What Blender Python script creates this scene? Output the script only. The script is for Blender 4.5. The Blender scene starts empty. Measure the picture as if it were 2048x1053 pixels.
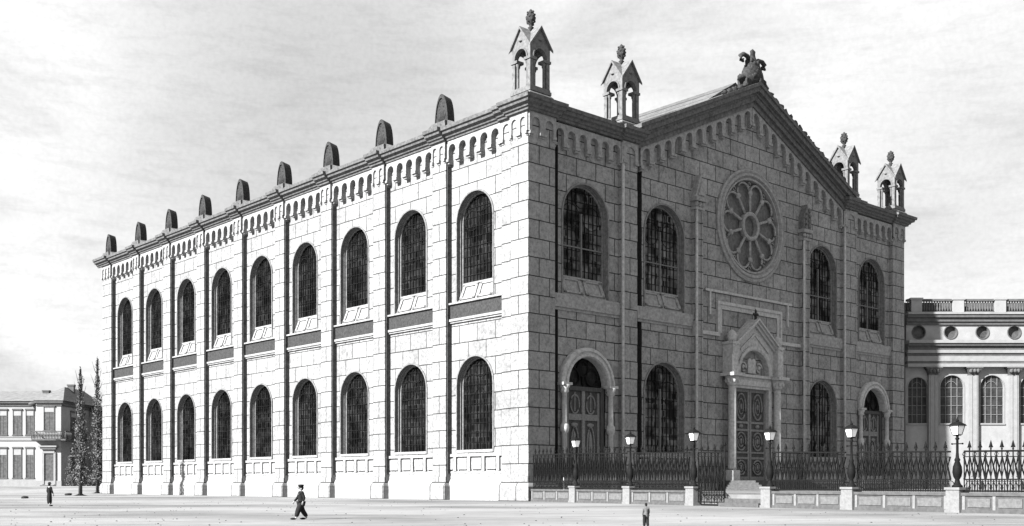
import bpy, bmesh, math, random
from mathutils import Vector, Matrix
R = math.radians
rnd = random.Random(7)
SC = bpy.context.scene
COL = SC.collection

# ------------------------------------------------------------------ camera
CAM = Vector((-68.9, -74.1, 1.65))
FX, FY = 0.66996, 0.74239            # view direction on the ground
cd = bpy.data.cameras.new('camera')
cd.sensor_width = 36; cd.lens = 38.80
cd.shift_y = (967 - 526.5) / 2048
cd.clip_start = 0.5; cd.clip_end = 9000
cam = bpy.data.objects.new('camera', cd); COL.objects.link(cam)
cam.location = CAM
cam.rotation_euler = (R(90), 0, math.atan2(FY, FX) - R(90))
SC.camera = cam
VIEWROT = math.atan2(-FX, FY)        # local x = picture right, local y = away from camera

# ------------------------------------------------------------------ sun and sky
SUN_EL = 31.0
SUN_GRAZE = -1.9                     # degrees in front of (negative: behind) the entrance facade's plane
sdir = Vector((-math.cos(R(SUN_GRAZE)) * math.cos(R(SUN_EL)), -math.sin(R(SUN_GRAZE)) * math.cos(R(SUN_EL)), math.sin(R(SUN_EL))))
sl = bpy.data.lights.new('sun', 'SUN'); sl.energy = 5.0; sl.angle = R(0.5); sl.color = (1, 1, 1)
so = bpy.data.objects.new('sun', sl); COL.objects.link(so)
so.rotation_euler = sdir.to_track_quat('Z', 'Y').to_euler()
SC.view_settings.view_transform = 'Standard'
SC.view_settings.look = 'None'
SC.view_settings.gamma = 1
SC.view_settings.exposure = 2.1

w = bpy.data.worlds.new('World'); SC.world = w; w.use_nodes = True
nt = w.node_tree; nt.nodes.clear()
def N(nt, t, **kw):
    n = nt.nodes.new(t)
    for k, v in kw.items():
        if k.startswith('i_'): n.inputs[k[2:].replace('_', ' ')].default_value = v
        else: setattr(n, k, v)
    return n
def LK(nt, a, b): nt.links.new(a, b)
def ramp(nt, fac, stops):
    r = N(nt, 'ShaderNodeValToRGB'); e = r.color_ramp.elements
    while len(e) < len(stops): e.new(0.5)
    for i, (p, c) in enumerate(stops):
        e[i].position = p; e[i].color = (c, c, c, 1)
    LK(nt, fac, r.inputs['Fac']); return r.outputs['Color']
def mathn(nt, op, a, b=None):
    m = N(nt, 'ShaderNodeMath', operation=op)
    for i, x in enumerate((a, b)):
        if x is None: continue
        if isinstance(x, (int, float)): m.inputs[i].default_value = x
        else: LK(nt, x, m.inputs[i])
    return m.outputs[0]
def mixc(nt, fac, a, b, bt='MIX'):
    m = N(nt, 'ShaderNodeMixRGB', blend_type=bt)
    for i, x in zip((0, 1, 2), (fac, a, b)):
        if isinstance(x, (int, float)): m.inputs[i].default_value = x if i == 0 else (x, x, x, 1)
        else: LK(nt, x, m.inputs[i])
    return m.outputs[0]
sky = N(nt, 'ShaderNodeTexSky', sky_type='NISHITA', sun_disc=False, sun_elevation=R(SUN_EL),
        sun_rotation=math.atan2(sdir.x, sdir.y), air_density=1, dust_density=3, ozone_density=1)
bw = N(nt, 'ShaderNodeRGBToBW'); LK(nt, sky.outputs[0], bw.inputs[0])
# flatten the clear sky towards an even, thin overcast, then lay cloud streaks in it
tc = N(nt, 'ShaderNodeTexCoord')
mp = N(nt, 'ShaderNodeMapping'); mp.inputs['Rotation'].default_value = (R(0), R(8), R(-48)); mp.inputs['Scale'].default_value = (1.5, 1.5, 3.6)
LK(nt, tc.outputs['Generated'], mp.inputs['Vector'])
n1 = N(nt, 'ShaderNodeTexNoise'); n1.inputs['Scale'].default_value = 2.1; n1.inputs['Detail'].default_value = 6; n1.inputs['Roughness'].default_value = 0.55; n1.inputs['Distortion'].default_value = 0.6
LK(nt, mp.outputs[0], n1.inputs['Vector'])
cl = ramp(nt, n1.outputs['Fac'], [(0.36, 0.72), (0.47, 0.90), (0.57, 1.0)])
mp2 = N(nt, 'ShaderNodeMapping'); mp2.inputs['Rotation'].default_value = (R(6), R(14), R(-48)); mp2.inputs['Scale'].default_value = (14, 14, 70)
LK(nt, tc.outputs['Generated'], mp2.inputs['Vector'])
n2 = N(nt, 'ShaderNodeTexNoise'); n2.inputs['Scale'].default_value = 1.4; n2.inputs['Detail'].default_value = 5; n2.inputs['Roughness'].default_value = 0.7
LK(nt, mp2.outputs[0], n2.inputs['Vector'])
streak = ramp(nt, n2.outputs['Fac'], [(0.32, 0.90), (0.52, 1.0)])
n3 = N(nt, 'ShaderNodeTexNoise'); n3.inputs['Scale'].default_value = 260; n3.inputs['Detail'].default_value = 2
LK(nt, tc.outputs['Generated'], n3.inputs['Vector'])
grain = ramp(nt, n3.outputs['Fac'], [(0.3, 0.94), (0.65, 1.0)])
# one broad grey cloud bank standing over the long side of the building
def bank(px, py, sharp, lo):
    v = Vector((FX, FY, 0)) + Vector((FY, -FX, 0)) * ((px - 1024) / 2207) + Vector((0, 0, (967 - py) / 2207)); v.normalize()
    d = N(nt, 'ShaderNodeVectorMath', operation='DOT_PRODUCT'); d.inputs[1].default_value = v
    LK(nt, tc.outputs['Generated'], d.inputs[0])
    wob = mathn(nt, 'ADD', d.outputs['Value'], mathn(nt, 'MULTIPLY', mathn(nt, 'SUBTRACT', n1.outputs['Fac'], 0.5), 0.05))
    return ramp(nt, wob, [(sharp, 1.0), (1.0, lo)])
c = mixc(nt, 1.0, cl, streak, 'MULTIPLY'); c = mixc(nt, 1.0, c, grain, 'MULTIPLY')
c = mixc(nt, 1.0, c, bank(680, 230, 0.980, 0.66), 'MULTIPLY')
c = mixc(nt, 1.0, c, bank(330, 470, 0.993, 0.88), 'MULTIPLY')
c = mixc(nt, 1.0, c, bank(1980, 420, 0.985, 0.80), 'MULTIPLY')
skyv = mathn(nt, 'MULTIPLY', mathn(nt, 'POWER', bw.outputs[0], 0.18), 3.2)
fin = mixc(nt, 1.0, c, skyv, 'MULTIPLY')
bg = N(nt, 'ShaderNodeBackground'); bg.inputs['Strength'].default_value = 0.071
LK(nt, fin, bg.inputs['Color'])
ow = N(nt, 'ShaderNodeOutputWorld'); LK(nt, bg.outputs[0], ow.inputs['Surface'])

# ------------------------------------------------------------------ materials
MATS = {}
def base_mat(name, rough=0.9, spec=0.2):
    m = bpy.data.materials.new(name); m.use_nodes = True
    t = m.node_tree; b = t.nodes['Principled BSDF']
    b.inputs['Roughness'].default_value = rough
    b.inputs['Specular IOR Level'].default_value = spec
    return m, t, b
def grain_mat(name, col, var=0.3, scale=4.0, rough=0.9, spec=0.15, bump=0.25, stretch=(1, 1, 1)):
    m, t, b = base_mat(name, rough, spec)
    tc = N(t, 'ShaderNodeTexCoord'); mp = N(t, 'ShaderNodeMapping'); mp.inputs['Scale'].default_value = stretch
    LK(t, tc.outputs['Object'], mp.inputs['Vector'])
    n = N(t, 'ShaderNodeTexNoise'); n.inputs['Scale'].default_value = scale; n.inputs['Detail'].default_value = 6; n.inputs['Roughness'].default_value = 0.65
    LK(t, mp.outputs[0], n.inputs['Vector'])
    LK(t, ramp(t, n.outputs['Fac'], [(0.3, col * (1 - var)), (0.7, min(0.9, col * (1 + var)))]), b.inputs['Base Color'])
    bp = N(t, 'ShaderNodeBump'); bp.inputs['Strength'].default_value = bump; bp.inputs['Distance'].default_value = 0.05
    LK(t, n.outputs['Fac'], bp.inputs['Height']); LK(t, bp.outputs[0], b.inputs['Normal'])
    MATS[name] = m; return m
def ashlar(name, col, bwid, row, zoff, uoff=0.0, mort=0.062, mcol=0.026, var=0.24, rough=0.95):
    """coursed stone: blocks laid in the plane of whichever way the face looks, joints cut dark"""
    m, t, b = base_mat(name, rough, 0.1)
    tc = N(t, 'ShaderNodeTexCoord'); ge = N(t, 'ShaderNodeNewGeometry')
    sp = N(t, 'ShaderNodeSeparateXYZ'); LK(t, tc.outputs['Object'], sp.inputs[0])
    sn = N(t, 'ShaderNodeSeparateXYZ'); LK(t, ge.outputs['True Normal'], sn.inputs[0])
    isx = mathn(t, 'GREATER_THAN', mathn(t, 'ABSOLUTE', sn.outputs[0]), 0.6)
    u = mathn(t, 'ADD', mathn(t, 'MULTIPLY', sp.outputs[1], isx), mathn(t, 'MULTIPLY', sp.outputs[0], mathn(t, 'SUBTRACT', 1.0, isx)))
    cb = N(t, 'ShaderNodeCombineXYZ')
    nw = N(t, 'ShaderNodeTexNoise'); nw.inputs['Scale'].default_value = 0.9; LK(t, tc.outputs['Object'], nw.inputs['Vector'])
    wb = mathn(t, 'MULTIPLY', mathn(t, 'SUBTRACT', nw.outputs['Fac'], 0.5), 0.06)
    LK(t, mathn(t, 'ADD', mathn(t, 'ADD', u, uoff), wb), cb.inputs[0])
    LK(t, mathn(t, 'ADD', mathn(t, 'ADD', sp.outputs[2], -zoff + 40 * row), wb), cb.inputs[1])
    br = N(t, 'ShaderNodeTexBrick'); br.inputs['Scale'].default_value = 1.0
    br.inputs['Brick Width'].default_value = bwid; br.inputs['Row Height'].default_value = row
    br.inputs['Mortar Size'].default_value = mort; br.inputs['Mortar Smooth'].default_value = 0.4; br.offset = 0.5
    br.inputs['Color1'].default_value = (col * 1.08,) * 3 + (1,); br.inputs['Color2'].default_value = (col * 0.93,) * 3 + (1,)
    br.inputs['Mortar'].default_value = (mcol,) * 3 + (1,)
    LK(t, cb.outputs[0], br.inputs['Vector'])
    n = N(t, 'ShaderNodeTexNoise'); n.inputs['Scale'].default_value = 3.2; n.inputs['Detail'].default_value = 8; n.inputs['Roughness'].default_value = 0.75
    LK(t, tc.outputs['Object'], n.inputs['Vector'])
    g = ramp(t, n.outputs['Fac'], [(0.36, 1 - var * 1.6), (0.50, 1.0), (0.64, 1 + var * 0.8)])
    n5 = N(t, 'ShaderNodeTexNoise'); n5.inputs['Scale'].default_value = 0.16; n5.inputs['Detail'].default_value = 5
    LK(t, tc.outputs['Object'], n5.inputs['Vector'])
    g2 = ramp(t, n5.outputs['Fac'], [(0.35, 0.88), (0.62, 1.06)])
    n7 = N(t, 'ShaderNodeTexNoise'); n7.inputs['Scale'].default_value = 0.9; n7.inputs['Detail'].default_value = 7; n7.inputs['Roughness'].default_value = 0.8
    LK(t, tc.outputs['Object'], n7.inputs['Vector'])
    g = mixc(t, 1.0, g, ramp(t, n7.outputs['Fac'], [(0.38, 0.78), (0.50, 0.97), (0.62, 1.12)]), 'MULTIPLY')
    cc = mixc(t, 1.0, br.outputs['Color'], g, 'MULTIPLY'); cc = mixc(t, 1.0, cc, g2, 'MULTIPLY')
    LK(t, cc, b.inputs['Base Color'])
    h = mathn(t, 'SUBTRACT', mathn(t, 'MULTIPLY', n.outputs['Fac'], 0.6), mathn(t, 'MULTIPLY', br.outputs['Fac'], 1.0))
    bp = N(t, 'ShaderNodeBump'); bp.inputs['Strength'].default_value = 0.5; bp.inputs['Distance'].default_value = 0.05
    LK(t, h, bp.inputs['Height']); LK(t, bp.outputs[0], b.inputs['Normal'])
    MATS[name] = m; return m
ST = 0.180
ROW = 1.73; ZOF = 0.0
M_wall = ashlar('ashlar stone', ST, 2.7, ROW, ZOF)
M_pier = ashlar('pier stone', ST, 2.2, ROW, ZOF, uoff=0.0)
M_trim = grain_mat('dressed stone', ST * 1.0, 0.35, 3.0)
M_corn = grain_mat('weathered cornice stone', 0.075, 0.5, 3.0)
M_light = grain_mat('pale dressed sunlit stone', 0.27, 0.3, 3.0)  # pale trim stone; on the left-edge shafts it stands in for sunlight
M_tur = grain_mat('turret stone', 0.095, 0.4, 3.0)
M_piershade = grain_mat('painted pier shade', 0.055, 0.5, 2.0)  # shade tone for the pier cheeks, put into the colour
M_surr = grain_mat('window surround stone', 0.115, 0.4, 3.0)
M_dark = grain_mat('painted shade stone', 0.028, 0.5, 5.0)  # near-black tone standing in for shade under sills and beside front piers
M_wea = grain_mat('weathered carved stone', 0.026, 0.6, 4.0, bump=0.6)
M_glass = grain_mat('dark window glass', 0.003, 0.7, 2.5, rough=0.6, spec=0.03, bump=0.2, stretch=(3, 3, 0.5))
def pane_mat(name, lo, hi, line):
    m, t, b = base_mat(name, 0.45, 0.05)
    tc = N(t, 'ShaderNodeTexCoord'); ge = N(t, 'ShaderNodeNewGeometry')
    sp = N(t, 'ShaderNodeSeparateXYZ'); LK(t, tc.outputs['Object'], sp.inputs[0])
    cb = N(t, 'ShaderNodeCombineXYZ'); LK(t, mathn(t, 'ADD', sp.outputs[0], sp.outputs[1]), cb.inputs[0]); LK(t, sp.outputs[2], cb.inputs[1])
    br = N(t, 'ShaderNodeTexBrick'); br.inputs['Scale'].default_value = 1; br.inputs['Brick Width'].default_value = .34; br.inputs['Row Height'].default_value = .62
    br.inputs['Mortar Size'].default_value = .035; br.inputs['Color1'].default_value = (lo,) * 3 + (1,); br.inputs['Color2'].default_value = (hi,) * 3 + (1,); br.inputs['Mortar'].default_value = (line,) * 3 + (1,)
    LK(t, cb.outputs[0], br.inputs['Vector'])
    n = N(t, 'ShaderNodeTexNoise'); n.inputs['Scale'].default_value = .55; n.inputs['Detail'].default_value = 5; LK(t, tc.outputs['Object'], n.inputs['Vector'])
    LK(t, mixc(t, 1.0, br.outputs['Color'], ramp(t, n.outputs['Fac'], [(.38, .12), (.62, 1.4)]), 'MULTIPLY'), b.inputs['Base Color'])
    MATS[name] = m; return m
M_glass = pane_mat('dark leaded glass', .0012, .012, .016)
M_glassf = pane_mat('grey leaded glass', .003, .11, .07)
M_lead = grain_mat('leaded glazing bars', 0.010, 0.6, 5.0, rough=0.9, spec=0.02)
M_mull = grain_mat('window mullion paint', 0.10, 0.3, 4.0)
M_door = grain_mat('door wood', 0.045, 0.4, 3.0, stretch=(2, 2, .4))
M_doorl = grain_mat('door carving', 0.13, 0.35, 5.0)
M_roof = ashlar('roof slabs', 0.085, 3.2, 2.2, 0, mort=0.12, mcol=0.02, var=0.25)
M_iron = grain_mat('black cast iron', 0.005, 0.4, 9.0, rough=0.7, spec=0.08)
M_lamp = grain_mat('milk glass', 0.85, 0.03, 3.0, rough=0.4)
M_ped = grain_mat('pale pedestal stone', 0.125, 0.2, 5.0)
M_panel = grain_mat('fence wall panel stone', 0.085, 0.3, 4.0)
M_curb = grain_mat('fence wall stone', 0.055, 0.3, 3.0)
M_pale = grain_mat('pale render', 0.22, 0.10, 0.8)
M_pale2 = grain_mat('pale carved trim', 0.17, 0.12, 1.5)
M_bandd = grain_mat('grey moulding', 0.065, 0.25, 2.0)
M_holl = grain_mat('old window glass', 0.022, 0.6, 1.1, rough=0.5)
M_hglass = grain_mat('house window glass', 0.05, 0.5, 2.0, rough=0.5)
M_hroof = grain_mat('house roof slate', 0.12, 0.35, 1.2, stretch=(1, 1, 4))
M_shade = grain_mat('window blind', 0.2, 0.1, 2.0)
M_leaf = grain_mat('poplar leaves', 0.08, 0.6, 1.5, bump=0)
M_bark = grain_mat('bark', 0.04, 0.4, 6.0)
M_skin = grain_mat('skin', 0.2, 0.1, 8.0, rough=0.6)
M_coat = grain_mat('dark cloth', 0.008, 0.4, 8.0)
M_trou = grain_mat('dark trousers cloth', 0.010, 0.4, 8.0)
M_grey = grain_mat('grey cloth', 0.09, 0.3, 10.0)
M_court = grain_mat('forecourt paving', 0.12, 0.3, 0.7)

def ground_mat():
    m, t, b = base_mat('ground dirt', 0.95, 0.1)
    tc = N(t, 'ShaderNodeTexCoord')
    def noi(sc, st, det=6, ro=0.6):
        mp = N(t, 'ShaderNodeMapping'); mp.inputs['Scale'].default_value = st; LK(t, tc.outputs['Object'], mp.inputs['Vector'])
        n = N(t, 'ShaderNodeTexNoise'); n.inputs['Scale'].default_value = sc; n.inputs['Detail'].default_value = det; n.inputs['Roughness'].default_value = ro
        LK(t, mp.outputs[0], n.inputs['Vector']); return n.outputs['Fac']
    a = ramp(t, noi(0.035, (1, 1.6, 1)), [(0.38, 0.105), (0.55, 0.20)])
    bb = ramp(t, noi(0.35, (0.5, 3.0, 1), 8, 0.7), [(0.30, 0.70), (0.52, 1.0), (0.75, 1.1)])
    cc = ramp(t, noi(2.2, (0.7, 2.0, 1), 8, 0.75), [(0.30, 0.72), (0.50, 1.0)])
    c = mixc(t, 1.0, mixc(t, 1.0, a, bb, 'MULTIPLY'), cc, 'MULTIPLY')
    LK(t, c, b.inputs['Base Color'])
    bp = N(t, 'ShaderNodeBump'); bp.inputs['Strength'].default_value = 0.5; bp.inputs['Distance'].default_value = 0.06
    LK(t, noi(2.0, (1, 1, 1), 8, 0.7), bp.inputs['Height']); LK(t, bp.outputs[0], b.inputs['Normal'])
    return m
M_ground = ground_mat()

# ------------------------------------------------------------------ mesh helpers
class MB:
    def __init__(s): s.v = []; s.f = []; s.m = []; s.mi = 0; s.sm = []
    def add(s, vs, fs, smooth=False):
        o = len(s.v); s.v += [tuple(p) for p in vs]
        for f in fs: s.f.append([i + o for i in f]); s.m.append(s.mi); s.sm.append(smooth)
    def box(s, x0, x1, y0, y1, z0, z1):
        s.add([(x0, y0, z0), (x1, y0, z0), (x1, y1, z0), (x0, y1, z0), (x0, y0, z1), (x1, y0, z1), (x1, y1, z1), (x0, y1, z1)],
              [(0, 3, 2, 1), (4, 5, 6, 7), (0, 1, 5, 4), (1, 2, 6, 5), (2, 3, 7, 6), (3, 0, 4, 7)])
    def frus(s, a, b):
        """a, b: (x0,x1,y0,y1,z) bottom and top rectangles"""
        v = []
        for (x0, x1, y0, y1, z) in (a, b): v += [(x0, y0, z), (x1, y0, z), (x1, y1, z), (x0, y1, z)]
        s.add(v, [(0, 3, 2, 1), (4, 5, 6, 7), (0, 1, 5, 4), (1, 2, 6, 5), (2, 3, 7, 6), (3, 0, 4, 7)])
    def tbox(s, T, u0, u1, d0, d1, z0, z1):
        v = [T(u, d, z) for z in (z0, z1) for (u, d) in ((u0, d0), (u1, d0), (u1, d1), (u0, d1))]
        s.add(v, [(0, 3, 2, 1), (4, 5, 6, 7), (0, 1, 5, 4), (1, 2, 6, 5), (2, 3, 7, 6), (3, 0, 4, 7)])
    def prism(s, pts_a, pts_b):
        n = len(pts_a)
        s.add(list(pts_a) + list(pts_b), [list(range(n))[::-1], list(range(n, 2 * n))] + [(i, (i + 1) % n, n + (i + 1) % n, n + i) for i in range(n)])
    def profile(s, T, prof, u0, u1):
        """prof: closed list of (d,z) run along the wall from u0 to u1"""
        s.prism([T(u0, d, z) for d, z in prof], [T(u1, d, z) for d, z in prof])
    def lathe(s, prof, c=(0, 0, 0), n=12, smooth=True, sx=1.0, sy=1.0, rot=0.0):
        v = []
        for r, z in prof:
            for i in range(n):
                a = 2 * math.pi * i / n + rot
                v.append((c[0] + r * math.cos(a) * sx, c[1] + r * math.sin(a) * sy, c[2] + z))
        f = []
        for k in range(len(prof) - 1):
            for i in range(n):
                f.append((k * n + i, k * n + (i + 1) % n, (k + 1) * n + (i + 1) % n, (k + 1) * n + i))
        f.append(list(range(n))[::-1]); f.append([(len(prof) - 1) * n + i for i in range(n)])
        s.add(v, f, smooth)
    def tube(s, pts, r, n=6, closed=False, smooth=True):
        pts = [Vector(p) for p in pts]; rr = r if isinstance(r, (list, tuple)) else [r] * len(pts)
        v = []; L = len(pts)
        for i, p in enumerate(pts):
            if closed: d = pts[(i + 1) % L] - pts[i - 1]
            else: d = pts[min(i + 1, L - 1)] - pts[max(i - 1, 0)]
            d.normalize()
            up = Vector((0, 0, 1)) if abs(d.z) < 0.9 else Vector((1, 0, 0))
            if i == 0 or closed is False: pass
            a = d.cross(up).normalized(); b = d.cross(a)
            for k in range(n):
                t = 2 * math.pi * (k + .5) / n
                v.append(p + (a * math.cos(t) + b * math.sin(t)) * rr[i])
        f = []
        for i in range(L if closed else L - 1):
            for k in range(n):
                f.append((i * n + k, i * n + (k + 1) % n, ((i + 1) % L) * n + (k + 1) % n, ((i + 1) % L) * n + k))
        if not closed: f.append(list(range(n))[::-1]); f.append([(L - 1) * n + i for i in range(n)])
        s.add(v, f, smooth)
    def lump(s, c, r, seed=0, n=8, rings=6, amp=0.15):
        rn = random.Random(seed); v = []; f = []
        for i in range(rings + 1):
            ph = math.pi * i / rings
            for k in range(n):
                a = 2 * math.pi * k / n; j = 1 + rn.uniform(-amp, amp)
                v.append((c[0] + r[0] * math.sin(ph) * math.cos(a) * j, c[1] + r[1] * math.sin(ph) * math.sin(a) * j, c[2] + r[2] * math.cos(ph) * (1 if i in (0, rings) else j)))
        for i in range(rings):
            for k in range(n): f.append((i * n + k, i * n + (k + 1) % n, (i + 1) * n + (k + 1) % n, (i + 1) * n + k))
        s.add(v, f, True)
    def build(s, name, mats, parent=None, loc=None, recalc=True):
        me = bpy.data.meshes.new(name)
        me.from_pydata(s.v, [], s.f)
        if not isinstance(mats, (list, tuple)): mats = [mats]
        for m in mats: me.materials.append(m)
        me.polygons.foreach_set('material_index', s.m)
        me.polygons.foreach_set('use_smooth', s.sm)
        if recalc:
            bm = bmesh.new(); bm.from_mesh(me); bmesh.ops.remove_doubles(bm, verts=bm.verts, dist=1e-5)
            bmesh.ops.recalc_face_normals(bm, faces=bm.faces); bm.to_mesh(me); bm.free()
        me.update()
        o = bpy.data.objects.new(name, me); COL.objects.link(o)
        if loc is not None: o.location = loc
        if parent is not None: o.parent = parent
        return o
def tag(o, label=None, cat=None, group=None, kind=None):
    if label: o['label'] = label
    if cat: o['category'] = cat
    if group: o['group'] = group
    if kind: o['kind'] = kind
    return o
def empty(name, loc=(0, 0, 0), rz=0.0, parent=None):
    o = bpy.data.objects.new(name, None); COL.objects.link(o); o.location = loc; o.rotation_euler = (0, 0, rz)
    o.empty_display_size = 0.5
    if parent: o.parent = parent
    return o
def copy_tree(o, parent=None):
    c = o.copy(); COL.objects.link(c)
    if parent is not None: c.parent = parent
    for ch in o.children: copy_tree(ch, c)
    return c
def view_pt(px, Z, z=0.0):
    """ground point seen in picture column px at distance Z, used once to work out the plan"""
    X = (px - 1024) / 2207.4 * Z
    return Vector((CAM.x + FX * Z + FY * X, CAM.y + FY * Z - FX * X, z))

# ------------------------------------------------------------------ ground
def ground():
    zs = [-300, 0, 30, 60, 100, 140, 172] + [172 + 3 * i for i in range(1, 12)] + [230, 300, 600, 1500, 5000]
    xs = [-5000, -800, -200, -120, -90, -60, 0, 60, 120, 400, 1000, 5000]
    mb = MB(); v = []; f = []
    for Z in zs:
        t = max(0, min(1, (Z - 174) / 28)); h = 1.12 * t * t * (3 - 2 * t)
        for X in xs: v.append((X, Z, h))
    n = len(xs)
    for i in range(len(zs) - 1):
        for j in range(n - 1): f.append((i * n + j, i * n + j + 1, (i + 1) * n + j + 1, (i + 1) * n + j))
    mb.add(v, f, True)
    o = mb.build('ground', M_ground, loc=(CAM.x, CAM.y, 0)); o.rotation_euler = (0, 0, VIEWROT)
    tag(o, kind='structure')
ground()
FPTS = [(0.1, -0.3), (-1.24, -7.33), (-2.73, -14.91), (-4.22, -22.51), (-5.73, -30.23), (-7.10, -37.20), (-8.58, -44.73), (-9.92, -51.56)]
GATE_END = (-4.87, -25.80)
mb = MB()
poly = [(0.3, 0.2)] + [(x + 0.35, y) for x, y in FPTS] + [(66, -51.5), (66, 0.2)]
mb.prism([(x, y, 0.02) for x, y in poly], [(x, y, 0.86) for x, y in poly])
tag(mb.build('forecourt', M_court), kind='structure')

# ------------------------------------------------------------------ synagogue
TL = lambda u, d, z: (-d, u, z)
TF = lambda u, d, z: (u, -d, z)
LEN, WID = 99.0, 68.3
BL, BF = -0.7, -0.5                     # bay planes behind the pier planes
TOPZ = 36.95
SYN = empty('synagogue')
tag(SYN, 'great ashlar stone synagogue with gabled rose window front and long arched side', 'synagogue')

def rect(mb, T, u0, u1, z0, z1, d): mb.add([T(u0, d, z0), T(u1, d, z0), T(u1, d, z1), T(u0, d, z1)], [(0, 1, 2, 3)])
def band(mb, T, u0, u1, z0, z1, d, op=None, n=18):
    if op is None: return rect(mb, T, u0, u1, z0, z1, d)
    if op[0] == 'arch':
        _, uc, w, zb, zs = op
        rect(mb, T, u0, uc - w, z0, z1, d); rect(mb, T, uc + w, u1, z0, z1, d)
        if zb > z0: rect(mb, T, uc - w, uc + w, z0, zb, d)
        for i in range(n):
            a0 = math.pi * (1 - i / n); a1 = math.pi * (1 - (i + 1) / n)
            p0 = (uc + w * math.cos(a0), zs + w * math.sin(a0)); p1 = (uc + w * math.cos(a1), zs + w * math.sin(a1))
            mb.add([T(p0[0], d, p0[1]), T(p1[0], d, p1[1]), T(p1[0], d, z1), T(p0[0], d, z1)], [(0, 1, 2, 3)])
    if op[0] == 'circle':
        _, uc, zc, r = op
        rect(mb, T, u0, uc - r, z0, z1, d); rect(mb, T, uc + r, u1, z0, z1, d); n = 40
        for i in range(n):
            a0 = math.pi * (1 - i / n); a1 = math.pi * (1 - (i + 1) / n)
            for sg, ze in ((1, z1), (-1, z0)):
                p0 = (uc + r * math.cos(a0), zc + sg * r * math.sin(a0)); p1 = (uc + r * math.cos(a1), zc + sg * r * math.sin(a1))
                mb.add([T(p0[0], d, p0[1]), T(p1[0], d, p1[1]), T(p1[0], d, ze), T(p0[0], d, ze)], [(0, 1, 2, 3)])
def outline(uc, w, zb, zs, o=0.0, n=18, zo=0.0):
    p = [(uc - w + o, zb + zo), (uc - w + o, zs)]
    for i in range(1, n):
        a = math.pi * (1 - i / n); p.append((uc + (w - o) * math.cos(a), zs + (w - o) * math.sin(a)))
    return p + [(uc + w - o, zs), (uc + w - o, zb + zo)]
def ring(mb, T, uc, w, zb, zs, prof, zo=lambda d: 0.0):
    for (o0, d0), (o1, d1) in zip(prof, prof[1:]):
        A = outline(uc, w, zb, zs, o0, zo=zo(d0)); B = outline(uc, w, zb, zs, o1, zo=zo(d1))
        for i in range(len(A) - 1):
            mb.add([T(A[i][0], d0, A[i][1]), T(A[i + 1][0], d0, A[i + 1][1]), T(B[i + 1][0], d1, B[i + 1][1]), T(B[i][0], d1, B[i][1])], [(0, 1, 2, 3)])
def arch_fill(mb, T, uc, w, zb, zs, d, n=18):
    p = outline(uc, w, zb, zs, 0, n)
    c = T(uc, d, zs)
    v = [T(a, d, b) for a, b in p] + [c]
    mb.add(v, [(i, i + 1, len(p)) for i in range(len(p) - 1)] + [(len(p) - 1, 0, len(p))])
def vbar(mb, T, u, hw, d0, d1, zb, uc, w, zs):
    du = abs(u - uc); zt = zs + math.sqrt(max(0.01, w * w - du * du)); mb.tbox(T, u - hw, u + hw, d0, d1, zb, zt)
def hbar(mb, T, z, hh, d0, d1, uc, w, zs):
    ww = w if z < zs else math.sqrt(max(0.01, w * w - (z - zs) ** 2)); mb.tbox(T, uc - ww, uc + ww, d0, d1, z - hh, z + hh)

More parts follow.
